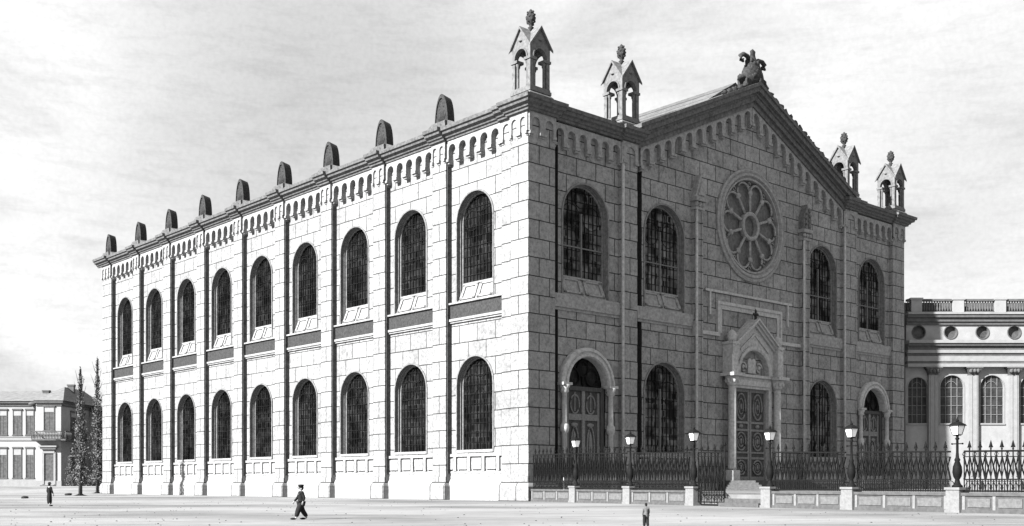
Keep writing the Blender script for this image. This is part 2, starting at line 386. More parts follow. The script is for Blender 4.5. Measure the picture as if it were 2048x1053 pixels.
def window(T, uc, w, zb, ztop, dw, apron, front, seed=0):
    """arched window set back in its stepped stone surround; apron: panelled slope below the glass"""
    zs = ztop - w
    s = MB()
    st = 0.20; dep = 0.8
    zo = (lambda d: 0.0)
    ring(s, T, uc, w, zb, zs, [(-0.05, dw - 0.01), (-0.05, dw + 0.10), (0.12, dw + 0.10), (0.12, dw - 0.35), (st, dw - 0.35), (st, dw - 0.55), (st + 0.10, dw - 0.60), (st + 0.10, dw - dep)], zo)
    o = s.build('window', M_surr, SYN)
    wi = w - st - 0.10; gz = zb + (1.95 if apron else 0.25)
    g = MB(); arch_fill(g, T, uc, wi, gz, zs, dw - dep + 0.06)
    g.build('glass', M_glassf if front else M_glass, o, recalc=False)
    b = MB(); d0, d1 = dw - dep + 0.07, dw - dep + 0.16
    rn = random.Random(seed)
    for k in range(-4, 5):
        if k == 0 and front: continue
        u = uc + k * wi / 5
        vbar(b, T, u, 0.022, d0, d1, gz, uc, wi, zs)
    z = gz + 0.75
    while z < zs + wi * 0.9:
        hbar(b, T, z, 0.022, d0, d1 - 0.02, uc, wi, zs); z += 0.95
    # pattern in the arch head
    for sgn in (-1, 1):
        b.tube([T(uc + sgn * wi * .48 + wi * .40 * math.cos(2 * math.pi * i / 14), d1, zs + 0.1 + wi * .40 * math.sin(2 * math.pi * i / 14)) for i in range(14)], 0.035, 4, closed=True)
    b.tube([T(uc + wi * .30 * math.cos(2 * math.pi * i / 14), d1, zs + wi * .62 + wi * .30 * math.sin(2 * math.pi * i / 14)) for i in range(14)], 0.035, 4, closed=True)
    b.build('glazing_bars', M_lead, o)
    if front:
        m = MB(); m.tbox(T, uc - 0.08, uc + 0.08, dw - dep + 0.07, dw - dep + 0.28, gz, zs + 0.4)
        zt = gz + (zs - gz) * 0.5
        if apron: m.tbox(T, uc - wi, uc + wi, dw - dep + 0.07, dw - dep + 0.24, zt - 0.06, zt + 0.06)
        m.build('mullion', M_mull, o)
    if apron:
        a = MB()
        def P(u, t, h=0.0):     # slope coordinate t: 0 bottom outer, 1 top inner
            wloc = w - 0.12 + (wi - w + 0.12) * t
            return T(uc + u * wloc, dw - 0.05 - (dep - 0.1) * t + h, zb + 0.02 + (gz - zb) * t + h * 0.5)
        a.add([P(-1, 0), P(1, 0), P(1, 1), P(-1, 1)], [(0, 1, 2, 3)])
        for (ua, ub) in ((-0.93, -0.06), (0.06, 0.93)):
            ta, tb = 0.12, 0.90; q = 0.10
            for (p0, p1, p2, p3) in (((ua, ta), (ub, ta), (ub, ta + q), (ua, ta + q)), ((ua, tb - q), (ub, tb - q), (ub, tb), (ua, tb)),
                                     ((ua, ta), (ua + .13, ta), (ua + .13, tb), (ua, tb)), ((ub - .13, ta), (ub, ta), (ub, tb), (ub - .13, tb))):
                lo = [P(p[0], p[1], -0.02) for p in (p0, p1, p2, p3)]; hi = [P(p[0], p[1], 0.12) for p in (p0, p1, p2, p3)]
                a.prism(lo, hi)
        # shallow ledge capping the slope under the glass
        a.tbox(T, uc - wi, uc + wi, dw - dep - 0.02, dw - dep + 0.26, gz - 0.12, gz + 0.04)
        a.build('sloping_apron', M_trim, o)
    else:
        a = MB(); a.tbox(T, uc - w + 0.1, uc + w - 0.1, dw - dep, dw + 0.12, zb - 0.02, zb + 0.24)
        a.build('sill', M_trim, o)
    return o

def arcade(mb, T, u0, u1, n, z0, z1, dback, dfront, sh=lambda u: 0.0, leg=0.34, knob=True):
    """hanging row of little round arches with corbels"""
    p = (u1 - u0) / n; r = p * (1 - leg) / 2; hl = p * leg / 2; zs = z1 - r - (z1 - z0) * 0.22
    K = 6
    def Z(u, z): return z + sh(u)
    for i in range(n):
        c = u0 + p * (i + 0.5)
        for (a, b) in ((c - p / 2, c - r), (c + r, c + p / 2)):
            v = [T(a, dfront, Z(a, z0)), T(b, dfront, Z(b, z0)), T(b, dfront, Z(b, z1)), T(a, dfront, Z(a, z1)),
                 T(a, dback, Z(a, z0)), T(b, dback, Z(b, z0)), T(b, dback, Z(b, z1)), T(a, dback, Z(a, z1))]
            mb.add(v, [(0, 1, 2, 3), (0, 4, 5, 1), (1, 5, 6, 2), (0, 3, 7, 4)])
        for k in range(K):
            a0 = math.pi * (1 - k / K); a1 = math.pi * (1 - (k + 1) / K)
            ua, ub = c + r * math.cos(a0), c + r * math.cos(a1); za, zb = zs + r * math.sin(a0), zs + r * math.sin(a1)
            mb.add([T(ua, dfront, Z(ua, za)), T(ub, dfront, Z(ub, zb)), T(ub, dfront, Z(ub, z1)), T(ua, dfront, Z(ua, z1)),
                    T(ua, dback, Z(ua, za)), T(ub, dback, Z(ub, zb))], [(0, 1, 2, 3), (0, 4, 5, 1)])
    if knob:
        for i in range(n + 1):
            c = u0 + p * i; a, b = c - hl * 1.25, c + hl * 1.25
            a = max(a, u0); b = min(b, u1); s = sh(c)
            mb.tbox(T, a, b, dback, dfront + 0.10, z0 - 0.16 + s, z0 + 0.10 + s)
            mb.tbox(T, a + 0.05, b - 0.05, dback, dfront - 0.08, z0 - 0.34 + s, z0 - 0.16 + s)

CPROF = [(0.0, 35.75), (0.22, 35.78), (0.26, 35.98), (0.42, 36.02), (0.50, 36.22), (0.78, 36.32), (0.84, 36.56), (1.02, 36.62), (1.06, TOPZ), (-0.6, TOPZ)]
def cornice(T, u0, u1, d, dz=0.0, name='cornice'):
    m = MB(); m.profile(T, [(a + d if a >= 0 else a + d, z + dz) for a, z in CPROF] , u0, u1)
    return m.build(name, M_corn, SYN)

def pier(T, u0, u1, dback, zt=35.9, name='pier', d=0.0, flare=0.32):
    m = MB(); uc = (u0 + u1) / 2; h = (u1 - u0) / 2
    Tl = lambda u, dd, z: T(u, dd, z)
    m.tbox(Tl, -h, h, dback, d, 2.3, zt)
    # battered foot
    def bx(e0, e1, z0, z1):
        v = [Tl(uu, dd, zz) for (zz, e) in ((z0, e0), (z1, e1)) for (uu, dd) in ((-h - e * .5, dback), (h + e * .5, dback), (h + e * .5, d + e), (-h - e * .5, d + e))]
        m.add(v, [(0, 3, 2, 1), (4, 5, 6, 7), (0, 1, 5, 4), (1, 2, 6, 5), (2, 3, 7, 6), (3, 0, 4, 7)])
    bx(flare, flare, -0.1, 1.35); bx(flare, 0.06, 1.35, 1.75); bx(0.06, 0.06, 1.75, 2.3)
    loc = T(uc, 0, 0)
    return m.build(name, M_pier, SYN, loc=loc)

def socle(T, u0, u1, dw):
    """battered foot of the wall between piers, with the row of sunk panels above it"""
    m = MB()
    m.profile(T, [(dw - 0.3, -0.1), (dw + 0.34, -0.1), (dw + 0.34, 1.7), (dw + 0.12, 2.1), (dw + 0.12, 2.62), (dw - 0.3, 2.62)], u0, u1)
    return m.build('socle', M_trim, SYN)
def panelrow(T, u0, u1, dw):
    m = MB(); m.tbox(T, u0, u1, dw - 0.1, dw + 0.22, 4.28, 4.56)
    m.tbox(T, u0, u1, dw - 0.1, dw + 0.16, 2.62, 2.84)
    L = u1 - u0; full = 1.75; bar = 0.42; n = int((L + bar) // (full + bar)); used = n * full + (n + 1) * bar
    a = (L - used) / 2; u = u0 + a
    for i in range(n + 1):
        m.tbox(T, u, u + bar, dw - 0.1, dw + 0.24, 2.84, 4.28); u += bar + full
    # raised field inside each panel
    u = u0 + a + bar
    for i in range(n): m.tbox(T, u + 0.16, u + full - 0.16, dw - 0.1, dw + 0.18, 3.02, 4.10); u += full + bar
    if a > 0.3:
        m.tbox(T, u0, u0 + a - 0.14, dw - 0.1, dw + 0.18, 3.02, 4.10); m.tbox(T, u1 - a + 0.14, u1, dw - 0.1, dw + 0.18, 3.02, 4.10)
    return m.build('panel_row', M_trim, SYN)

# --- long side: nine bays
PIT = 10.43
walls = MB()
bays = [(4.0, 12.09)] + [(14.25 + PIT * k, 12.09 + PIT * (k + 1)) for k in range(8)]
for i, (a, b) in enumerate(bays):
    uc = 8.42 + PIT * i; w_ = 2.82
    band(walls, TL, a - 0.4, b + 0.4, 0, 16.8, BL, ('arch', uc, w_, 4.7, 14.2 - w_))
    band(walls, TL, a - 0.4, b + 0.4, 16.8, 36.5, BL, ('arch', uc, w_, 19.55, 30.35 - w_))
for (a, b) in []: walls.tbox(TL, b - .43, b + .1, -3.0, BL - 1.6, 0, 36.5); walls.add([TL(b - .42, BL, 0), TL(b - .42, BL - 1.8, 0), TL(b - .42, BL - 1.8, 36.5), TL(b - .42, BL, 36.5)], [(0, 1, 2, 3)])
walls.build('side_wall', M_wall, SYN)
for (a, b) in bays:      # dark strip painting in the shade down the cheek of each pier
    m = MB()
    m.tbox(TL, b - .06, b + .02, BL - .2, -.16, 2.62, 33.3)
    m.build('pier_shade_strip', M_piershade, SYN)
for i, (a, b) in enumerate(bays):
    uc = 8.42 + PIT * i; w_ = 2.82
    window(TL, uc, w_, 19.55, 30.35, BL, True, False, i)
    window(TL, uc, w_, 4.7, 14.2, BL, False, False, 20 + i)
    socle(TL, a, b, BL); panelrow(TL, a, b, BL)
    m = MB()
    m.mi = 1; m.tbox(TL, a, b, BL - 0.1, BL + 0.20, 18.02, 19.45)  # dark face paints in the shade below the sill ledge
    m.mi = 0; m.tbox(TL, a, b, BL - 0.1, BL + 0.42, 19.45, 19.62); m.tbox(TL, a, b, BL - 0.1, BL + 0.34, 17.78, 18.02); m.tbox(TL, a, b, BL - 0.1, BL + 0.2, 17.6, 17.78)
    m.build('string_course', [M_trim, M_dark], SYN)
    f = MB(); arcade(f, TL, a, b, 5 if i else 5, 33.85, 35.8, BL - 0.05, -0.12); f.build('arcade_frieze', M_trim, SYN)
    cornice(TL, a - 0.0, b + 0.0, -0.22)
spiers = [(12.09 + PIT * k, 14.25 + PIT * k) for k in range(8)]
for (a, b) in spiers:
    pier(TL, a, b, BL - 1.9)
    f = MB(); arcade(f, TL, a, b, 2, 33.95, 35.8, -0.1, 0.16, leg=0.4); f.build('pier_frieze', M_trim, SYN)
    cornice(TL, a - 0.12, b + 0.12, 0.18, 0.03, 'cornice_break')
# far end pier
pier(TL, 12.09 + PIT * 8, 98.99, BL - 1.9)
f = MB(); arcade(f, TL, 95.53, 98.9, 3, 33.95, 35.8, -0.1, 0.16, leg=0.4); f.build('pier_frieze', M_trim, SYN)
cornice(TL, 95.4, 100.0, 0.18, 0.03, 'cornice_break')
# near corner: outer and inner pier on the long side
def corner_block(x0, x1, y0, y1, side):
    """pier at a building corner; faces both ways"""
    m = MB(); m.box(x0, x1, y0, y1, 2.3, 35.9)
    e = 0.34
    for (e0, e1, z0, z1) in ((e, e, -0.1, 1.35), (e, .06, 1.35, 1.75), (.06, .06, 1.75, 2.3)):
        sx0, sy0, sx1, sy1 = 1, 1, 0.5, 0.5
        if side == 'R': sx0, sx1 = 0.5, 1
        m.frus((x0 - e0 * sx0, x1 + e0 * sx1, y0 - e0 * sy0, y1 + e0 * sy1, z0), (x0 - e1 * sx0, x1 + e1 * sx1, y0 - e1 * sy0, y1 + e1 * sy1, z1))
    return m
corner_block(0, 3.4, 0, 2.4, 'L').build('corner_pier', M_wall, SYN)
m = MB(); m.box(0.28, 1.2, 2.2, 4.02, 2.3, 35.85); m.frus((0.0, 1.2, 2.2, 4.2, -0.1), (0.0, 1.2, 2.2, 4.2, 1.35)); m.frus((0.0, 1.2, 2.2, 4.2, 1.35), (0.24, 1.2, 2.2, 4.05, 1.75)); m.box(0.24, 1.2, 2.2, 4.05, 1.75, 2.3)
m.build('inner_pier', M_wall, SYN)
corner_block(65.3, WID, 0, 2.6, 'R').build('corner_pier', M_wall, SYN)
f = MB(); arcade(f, TL, 0.0, 2.4, 2, 33.9, 35.8, -0.1, 0.16, leg=0.4); arcade(f, TL, 2.4, 4.0, 1, 33.9, 35.8, -0.5, -0.12, leg=.4)
arcade(f, TF, 0.0, 3.4, 2, 33.9, 35.8, -0.1, 0.16, leg=0.4)
f.build('pier_frieze', M_trim, SYN)
f = MB(); arcade(f, TF, 65.3, WID, 2, 33.9, 35.8, -0.1, 0.16, leg=0.4); f.build('pier_frieze', M_trim, SYN)
def corner_cornice(x0, x1, y0, y1, ex0, ey0, ex1, ey1):
    m = MB(); pr = [(a + 0.18, z + 0.05) for a, z in CPROF[:-1]]
    for (a, z0), (b, z1) in zip(pr, pr[1:]):
        m.frus((x0 - a * ex0, x1 + a * ex1, y0 - a * ey0, y1 + a * ey1, z0), (x0 - b * ex0, x1 + b * ex1, y0 - b * ey0, y1 + b * ey1, z1))
    return m.build('corner_cornice', M_corn, SYN)
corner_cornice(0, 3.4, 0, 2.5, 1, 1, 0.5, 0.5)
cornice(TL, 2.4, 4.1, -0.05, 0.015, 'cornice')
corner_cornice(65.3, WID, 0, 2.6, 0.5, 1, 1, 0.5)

# --- entrance front
bF = [(3.4, 12.76, 8.0, 'door'), (15.0, 24.2, 19.75, 'win'), (45.74, 53.6, 49.35, 'win'), (56.4, 65.3, 60.85, 'door')]
fw = MB()
WF = 3.22
for (a, b, uc, kd) in bF:
    if kd == 'door': band(fw, TF, a + {3.4: .88, 15.0: 1.2, 45.74: -.3, 56.4: .72}[a], b + .3, 0, 16.8, BF, ('arch', uc, 2.75, 1.0, 11.05))
    else: band(fw, TF, a + {3.4: .88, 15.0: 1.2, 45.74: -.3, 56.4: .72}[a], b + .3, 0, 16.8, BF, ('arch', uc, WF, 4.6, 14.3 - WF))
    band(fw, TF, a + {3.4: .88, 15.0: 1.2, 45.74: -.3, 56.4: .72}[a], b + .3, 16.8, 36.5, BF, ('arch', uc, WF, 19.6, 30.65 - WF))
RC, RZ, RR = 34.75, 30.7, 5.75
GC = 34.45; GH = 19.2; GZ0 = 36.6; GZ1 = 45.2
band(fw, TF, 24.5, 45.44, 0, 24.0, BF)
band(fw, TF, 24.5, 45.44, 24.0, 37.0, BF, ('circle', RC, RZ, RR))
# gable field above the windows and rose
sl_ = (GZ1 - GZ0) / GH
def rake(u): return GZ1 - sl_ * abs(u - GC)
for q in ([(GC - GH, 36.5), (24.5, 36.5), (24.5, rake(24.5)), (GC - GH, rake(GC - GH))], [(24.5, 37.0), (45.44, 37.0), (45.44, rake(45.44)), (GC, GZ1), (24.5, rake(24.5))], [(45.44, 36.5), (GC + GH, 36.5), (GC + GH, rake(GC + GH)), (45.44, rake(45.44))]):
    fw.add([TF(a_, BF, b_) for a_, b_ in q], [list(range(len(q)))])
for x0, wd_ in ((3.4, .88), (15.0, 1.2), (56.4, .72)):  # slots added with dark lining to draw shadow lines right of the piers
    m = MB(); m.tbox(TF, x0, x0 + wd_ + .1, -2.0, -1.8, 0, 36.5); m.tbox(TF, x0 + wd_, x0 + wd_ + .04, -1.9, BF - .015, 0, 36.5); m.build('shade_slot', M_dark, SYN)
fw.build('front_wall', M_wall, SYN)
for i, (a, b, uc, kd) in enumerate(bF):
    window(TF, uc, WF, 19.6, 30.65, BF, True, True, 40 + i)
    if kd == 'win': window(TF, uc, WF, 4.6, 14.3, BF, False, True, 50 + i)
    m = MB(); m.tbox(TF, a, b, BF - 0.1, BF + 0.26, 18.35, 19.62); m.tbox(TF, a, b, BF - 0.1, BF + 0.12, 18.08, 18.35)
    m.build('string_course', M_trim, SYN)
    socle(TF, a, b, BF)
    if kd == 'win': panelrow(TF, a, b, BF)
for (a, b) in ((3.4, 12.76), (56.4, 65.3)):
    f = MB(); arcade(f, TF, a, b, 6, 33.6, 35.6, BF - 0.05, -0.08); f.build('arcade_frieze', M_trim, SYN)
    cornice(TF, a, b, -0.15)
for (a, b) in ((12.76, 15.0), (53.6, 56.4)):
    pier(TF, a, b, BF - 1.7, 36.2)
    m = MB(); m.lathe([(.16, 2.4), (.16, 35.6)], TF(a + .1, -.02, 0), 8); m.build('lit_edge_shaft', M_light, SYN)  # pale shaft on the left edge only, painting in a sunlit pier side
    f = MB(); arcade(f, TF, a, b, 1, 33.7, 35.7, -0.1, 0.14, leg=.4); f.build('pier_frieze', M_trim, SYN)
    m = MB(); pr = [(q + 0.1, z + 0.04) for q, z in CPROF[:-1]]
    for (q, z0), (r_, z1) in zip(pr, pr[1:]): m.frus((a - q * .6, b + q * .6, -q, 2.6, z0), (a - r_ * .6, b + r_ * .6, -r_, 2.6, z1))
    m.build('cornice_break', M_corn, SYN)
# gable arcade and raking cornice
f = MB()
for sg in (-1, 1):
    lo, hi = (GC - GH + 0.3, GC - 0.05) if sg < 0 else (GC + 0.05, GC + GH - 0.3)
    arcade(f, TF, lo, hi, 11, -4.0 + 0.9, -0.95, BF - 0.05, -0.05, sh=rake, leg=0.36)
f.build('gable_frieze', M_trim, SYN)
f = MB()
for sg in (-1, 1):
    for (n0, n1, pd, ph) in ((-1.15, -0.55, 0.12, 0), (-0.55, 0.05, 0.42, 0), (0.05, 0.35, 0.60, 0), (0.35, 0.95, 0.95, 0), (0.95, 1.35, 1.15, 0)):
        e = GH + 0.9
        q = [TF(GC, -1.5 if n1 < 1.0 else -2.2, GZ1 + n0), TF(GC + sg * e, -1.5 if n1 < 1.0 else -2.2, GZ1 + n0 - sl_ * e), TF(GC + sg * e, -1.5 if n1 < 1.0 else -2.2, GZ1 + n1 - sl_ * e), TF(GC, -1.5 if n1 < 1.0 else -2.2, GZ1 + n1)]
        p = [TF(GC, pd, GZ1 + n0), TF(GC + sg * e, pd, GZ1 + n0 - sl_ * e), TF(GC + sg * e, pd, GZ1 + n1 - sl_ * e), TF(GC, pd, GZ1 + n1)]
        f.prism(q, p)
f.build('raking_cornice', M_corn, SYN)
for sg in (-1, 1):
    f = MB(); k = 1.9
    while k < (GH - 0.6 if sg > 0 else 6.5):
        u = GC + sg * k; f.lump(TF(u, 0.45, GZ1 + 1.35 - sl_ * k + (.5 if sg > 0 else .1)), (0.42, 0.3, 0.42 if sg > 0 else .3), int(k * 17) + sg, amp=.4); k += 0.95
    f.build('crockets', M_wea, SYN)
# slim pilasters flanking the rose
def pilaster(u0, u1, zcap):
    m = MB(); m.tbox(TF, u0, u1, BF - 1.7, 0.05, 2.3, zcap); m.tbox(TF, u0 - .15, u1 + .15, BF - .1, 0.3, -0.1, 2.3)
    # fillets that make the shaft read as three reeds
    m.tbox(TF, u0 + .05, u0 + .3, 0.05, 0.14, 2.6, zcap); m.tbox(TF, u1 - .3, u1 - .05, 0.05, 0.14, 2.6, zcap)
    o = m.build('pilaster', M_wall, SYN)
    m = MB(); m.lathe([(.17, 2.5), (.17, zcap - .1)], TF(u0 + .16, .08, 0), 8); m.build('shaft', M_light, o)  # left-edge shaft with sunlight put into its pale colour
    c = MB(); h = (u0 + u1) / 2
    c.tbox(TF, u0 - .12, u1 + .12, BF - .1, 0.24, zcap - 0.1, zcap + 0.15)
    c.tbox(TF, u0 - .02, u1 + .02, BF - .1, 0.12, zcap + 0.15, zcap + 0.8)
    for s in (u0 + .1, h, u1 - .1): c.lump(TF(s, 0.14, zcap + .5), (.26, .22, .3), int(s * 9), amp=.2)
    c.tbox(TF, u0 - .3, u1 + .3, BF - .1, 0.42, zcap + 0.8, zcap + 1.2)
    c.build('capital', M_trim, o)
    return o, h
o, h = pilaster(24.2, 25.45, 30.9)
m = MB()
m.prism([TF(h - .95, BF - .1, 32.1), TF(h + .95, BF - .1, 32.1), TF(h, BF - .1, 34.6)], [TF(h - .95, 0.3, 32.1), TF(h + .95, 0.3, 32.1), TF(h, 0.3, 34.6)])
m.prism([TF(h - .5, 0.25, 32.3), TF(h + .5, 0.25, 32.3), TF(h, 0.25, 33.7)], [TF(h - .5, 0.4, 32.3), TF(h + .5, 0.4, 32.3), TF(h, 0.4, 33.7)])
m.build('pinnacle', M_trim, o)
o, h = pilaster(44.4, 45.74, 30.6)
m = MB()
m.prism([TF(h - .75, BF - .1, 31.8), TF(h + .75, BF - .1, 31.8), TF(h + .8, BF - .1, 33.2), TF(h, BF - .1, 34.8), TF(h - .8, BF - .1, 33.2)], [TF(h - .75, .25, 31.8), TF(h + .75, .25, 31.8), TF(h + .8, .25, 33.2), TF(h, .25, 34.8), TF(h - .8, .25, 33.2)])
for k in range(8): m.lump(TF(h + (.35 if k % 2 else -.35), .28, 32.0 + k * .3), (.26, .2, .26), k, amp=.3)
m.build('pinnacle', M_tur, o)
# string course stepping up over the portal
m = MB()
sc_ = [(25.45, 28.9, 17.75, 18.15), (40.2, 44.4, 17.75, 18.15)]
for a, b, z0, z1 in sc_: m.tbox(TF, a, b, BF - .1, BF + .26, z0, z1)
def ustep(uL, uR, zb, zt, th, d):
    m.tbox(TF, uL, uL + th, BF - .1, d, zb, zt); m.tbox(TF, uR - th, uR, BF - .1, d, zb, zt)
    m.tbox(TF, uL + th, uR - th, BF - .1, d, zt - th, zt)
ustep(28.5, 40.6, 18.15, 21.6, 0.34, BF + .26)
ustep(28.84, 40.26, 18.1, 21.26, 0.5, BF + .14)
ustep(27.1, 42.0, 20.0, 22.75, 0.26, BF + .22)
m.tbox(TF, 26.4, 27.1, BF - .1, BF + .22, 22.49, 22.75); m.tbox(TF, 42.0, 42.7, BF - .1, BF + .22, 22.49, 22.75)
m.build('stepped_string_course', M_light, SYN)
# rose window
rm = MB()
def circ(r, d, zc=RZ, uc=RC, n=48): return [TF(uc + r * math.cos(2 * math.pi * i / n), d, zc + r * math.sin(2 * math.pi * i / n)) for i in range(n)]
def cring(mb, prof, n=48, uc=RC, zc=RZ):
    for (r0, d0), (r1, d1) in zip(prof, prof[1:]):
        A = circ(r0, d0, zc, uc, n); B = circ(r1, d1, zc, uc, n)
        mb.add(A + B, [(i, (i + 1) % n, n + (i + 1) % n, n + i) for i in range(n)])
cring(rm, [(6.35, BF), (6.35, BF + .22), (6.15, BF + .34), (5.95, BF + .22), (5.85, BF + .38), (5.6, BF + .38), (5.5, BF + .1), (5.35, BF + .1), (5.35, BF + .2), (5.15, BF + .2), (5.15, BF - .55)])
rose = rm.build('rose_window', M_trim, SYN)
g = MB(); g.add(circ(5.2, BF - .5), [list(range(48))]); g.build('rose_panels', grain_mat('rose panel stone', 0.09, .4, 3.0), rose, recalc=False)
sp_ = MB()
for k in range(10):
    a = 2 * math.pi * (k + .5) / 10
    p0 = (RC + 1.5 * math.cos(a), RZ + 1.5 * math.sin(a)); p1 = (RC + 3.75 * math.cos(a), RZ + 3.75 * math.sin(a))
    sp_.tube([TF(p0[0], BF - .1, p0[1]), TF(p1[0], BF - .1, p1[1])], 0.17, 6)
    sp_.lump(TF(RC + 3.8 * math.cos(a), BF - .05, RZ + 3.8 * math.sin(a)), (.36, .25, .36), k, amp=.15)
    # lobed head between this spoke and the next
    b = 2 * math.pi * (k + 1) / 10; cx, cz = RC + 3.85 * math.cos(b), RZ + 3.85 * math.sin(b); rr = 1.12
    pts = []
    for i in range(11):
        t = b - math.pi / 2 + math.pi * i / 10
        pts.append(TF(cx + rr * math.cos(t), BF - .12, cz + rr * math.sin(t)))
    sp_.tube(pts, 0.13, 6)
    c2 = 2 * math.pi * (k + .5) / 10
    sp_.tube([TF(RC + 4.75 * math.cos(c2) + .24 * math.cos(q * math.pi / 4), BF - .2, RZ + 4.75 * math.sin(c2) + .24 * math.sin(q * math.pi / 4)) for q in range(8)], .08, 5, closed=True)
sp_.build('tracery', M_trim, rose)
h_ = MB(); cring(h_, [(1.62, BF - .4), (1.62, BF + .1), (1.45, BF + .2), (1.2, BF + .1), (1.2, BF - .45)]); h_.build('hub', M_trim, rose)

# portal
PC = 34.35
pm = MB()
pm.tbox(TF, PC - 3.6, PC + 3.6, BF - .2, 0.15, 12.25, 13.75)      # lintel
pm.tbox(TF, PC - 3.6, PC - 3.05, BF - .2, 0.12, 1.95, 12.25); pm.tbox(TF, PC + 3.05, PC + 3.6, BF - .2, 0.12, 1.95, 12.25)
pm.tbox(TF, PC - 3.3, PC + 3.3, 0.15, 0.28, 12.55, 13.15); pm.tbox(TF, PC - 3.7, PC + 3.7, 0.15, 0.40, 13.5, 13.8)
band(pm, TF, PC - 3.75, PC + 3.75, 13.8, 17.35, 0.3, ('arch', PC, 2.75, 13.8, 13.8))
ring(pm, TF, PC, 3.25, 13.8, 13.8, [(0, 0.3), (0, 0.5), (0.3, 0.55), (0.5, 0.42), (.5, BF)])
pm.prism([TF(PC - 3.75, BF - .1, 17.35), TF(PC + 3.75, BF - .1, 17.35), TF(PC, BF - .1, 19.5)], [TF(PC - 3.75, 0.3, 17.35), TF(PC + 3.75, 0.3, 17.35), TF(PC, 0.3, 19.5)])
portal = pm.build('portal', M_light, SYN)
pg = MB()
for sg in (-1, 1):
    for (n0, n1, pd) in ((-.35, 0.0, .55), (0.0, .28, .8), (.28, .5, 1.05)):
        e = 4.4; s2 = .72; A = 19.6
        pg.prism([TF(PC, BF - .1, A + n0), TF(PC + sg * e, BF - .1, A + n0 - s2 * e), TF(PC + sg * e, BF - .1, A + n1 - s2 * e), TF(PC, BF - .1, A + n1)],
                 [TF(PC, pd, A + n0), TF(PC + sg * e, pd, A + n0 - s2 * e), TF(PC + sg * e, pd, A + n1 - s2 * e), TF(PC, pd, A + n1)])
    for (n0, n1, pd) in ((-1.35, -1.1, .42),):
        e = 2.6
        pg.prism([TF(PC, .2, A + n0), TF(PC + sg * e, .2, A + n0 - s2 * e), TF(PC + sg * e, .2, A + n1 - s2 * e), TF(PC, .2, A + n1)],
                 [TF(PC, pd, A + n0), TF(PC + sg * e, pd, A + n0 - s2 * e), TF(PC + sg * e, pd, A + n1 - s2 * e), TF(PC, pd, A + n1)])
pg.build('portal_gable', M_light, portal)
lt = MB(); arch_fill(lt, TF, PC, 2.75, 13.8, 13.8, BF + .25)
lt.build('lunette', M_wall, portal, recalc=False)
lt = MB()
for s in (-1, 1):   # twin round-headed tablets with sprays either side
    lt.prism([TF(a, BF + .22, b) for a, b in outline(PC + s * .36, .34, 14.0, 15.35, 0, 6)], [TF(a, BF + .5, b) for a, b in outline(PC + s * .36, .34, 14.0, 15.35, 0, 6)])
    lt.tube([TF(PC + s * (1.5 + .55 * math.cos(i * .7)), BF + .35, 14.7 + .5 * math.sin(i * .7)) for i in range(8)], .13, 5)
    lt.lump(TF(PC + s * 1.5, BF + .35, 14.7), (.25, .2, .25), 3)
lt.build('carved_relief', M_light, portal)
for sg in (-1, 1):
    c = TF(PC + sg * 4.25, .42, 0)
    m = MB(); m.lathe([(.52, 3.2), (.44, 3.4), (.42, 12.4)], c, 14)
    m.box(c[0] - .62, c[0] + .62, c[1] - .62, c[1] + .9, 1.9, 3.1); m.box(c[0] - .7, c[0] + .7, c[1] - .7, c[1] + .9, .86, 1.9)
    m.build('column', M_light, portal)
    m = MB(); m.lathe([(.44, 12.3), (.62, 12.6), (.58, 12.9), (.92, 13.4)], c, 10); m.box(c[0] - 1.0, c[0] + 1.0, c[1] - 1.0, c[1] + .9, 13.4, 13.75)
    for q in range(6): m.lump((c[0] + .62 * math.cos(q * 1.05), c[1] + .62 * math.sin(q * 1.05), 12.95), (.2, .2, .32), q, amp=.2)
    m.build('capital', M_light, portal)
    m = MB(); m.box(c[0] - .5, c[0] + .5, c[1] - .5, c[1] + .9, 13.75, 16.9); m.box(c[0] - .62, c[0] + .62, c[1] - .62, c[1] + .9, 16.9, 17.2)
    m.lathe([(.55, 17.2), (.5, 17.45), (.62, 17.8), (.45, 18.2), (.12, 18.5)], c, 8)
    m.build('upper_post', M_light, portal)
m = MB(); m.lathe([(.18, 0), (.14, .4), (.34, .55), (.14, .7), (.10, 1.0), (.02, 1.25)], TF(PC, .5, 20.0), 8)
m.lump(TF(PC - .3, .5, 20.6), (.2, .15, .15), 1); m.lump(TF(PC + .3, .5, 20.6), (.2, .15, .15), 2)
m.build('finial', M_wea, portal)
# portal doors: two leaves with oval medallions
def oval(mb, T, u, z, a, b, d, r): mb.tube([T(u + a * math.cos(2 * math.pi * i / 18), d, z + b * math.sin(2 * math.pi * i / 18)) for i in range(18)], r, 5, closed=True)
for sg in (-1, 1):
    u0 = PC + (0.04 if sg > 0 else -3.05); u1 = u0 + 3.01
    m = MB(); m.tbox(TF, u0, u1, BF - .15, BF + .05, 1.98, 12.25)
    d_ = m.build('door', M_door, SYN)
    m = MB(); uc = (u0 + u1) / 2
    for (a, b, z0, z1) in ((u0, u0 + .3, 1.98, 12.25), (u1 - .3, u1, 1.98, 12.25), (u0 + .3, u1 - .3, 11.9, 12.25), (u0 + .3, u1 - .3, 1.98, 2.4), (u0 + .3, u1 - .3, 8.35, 8.6), (u0 + .3, u1 - .3, 7.5, 7.75), (u0 + .3, u1 - .3, 4.35, 4.6), (u0 + .3, u1 - .3, 5.0, 5.2)):
        m.tbox(TF, a, b, BF + .05, BF + .16, z0, z1)
    for (z, bb) in ((10.25, 1.45), (6.35, 1.0), (3.4, .8)):
        oval(m, TF, uc, z, .85, bb, BF + .12, .11); oval(m, TF, uc, z, .45, bb * .6, BF + .1, .08); m.lump(TF(uc, BF + .1, z), (.2, .15, .35), 4)
    m.lump(TF(uc, BF + .1, 8.05), (.4, .15, .25), 4)
    m.build('door_carving', M_doorl, d_)
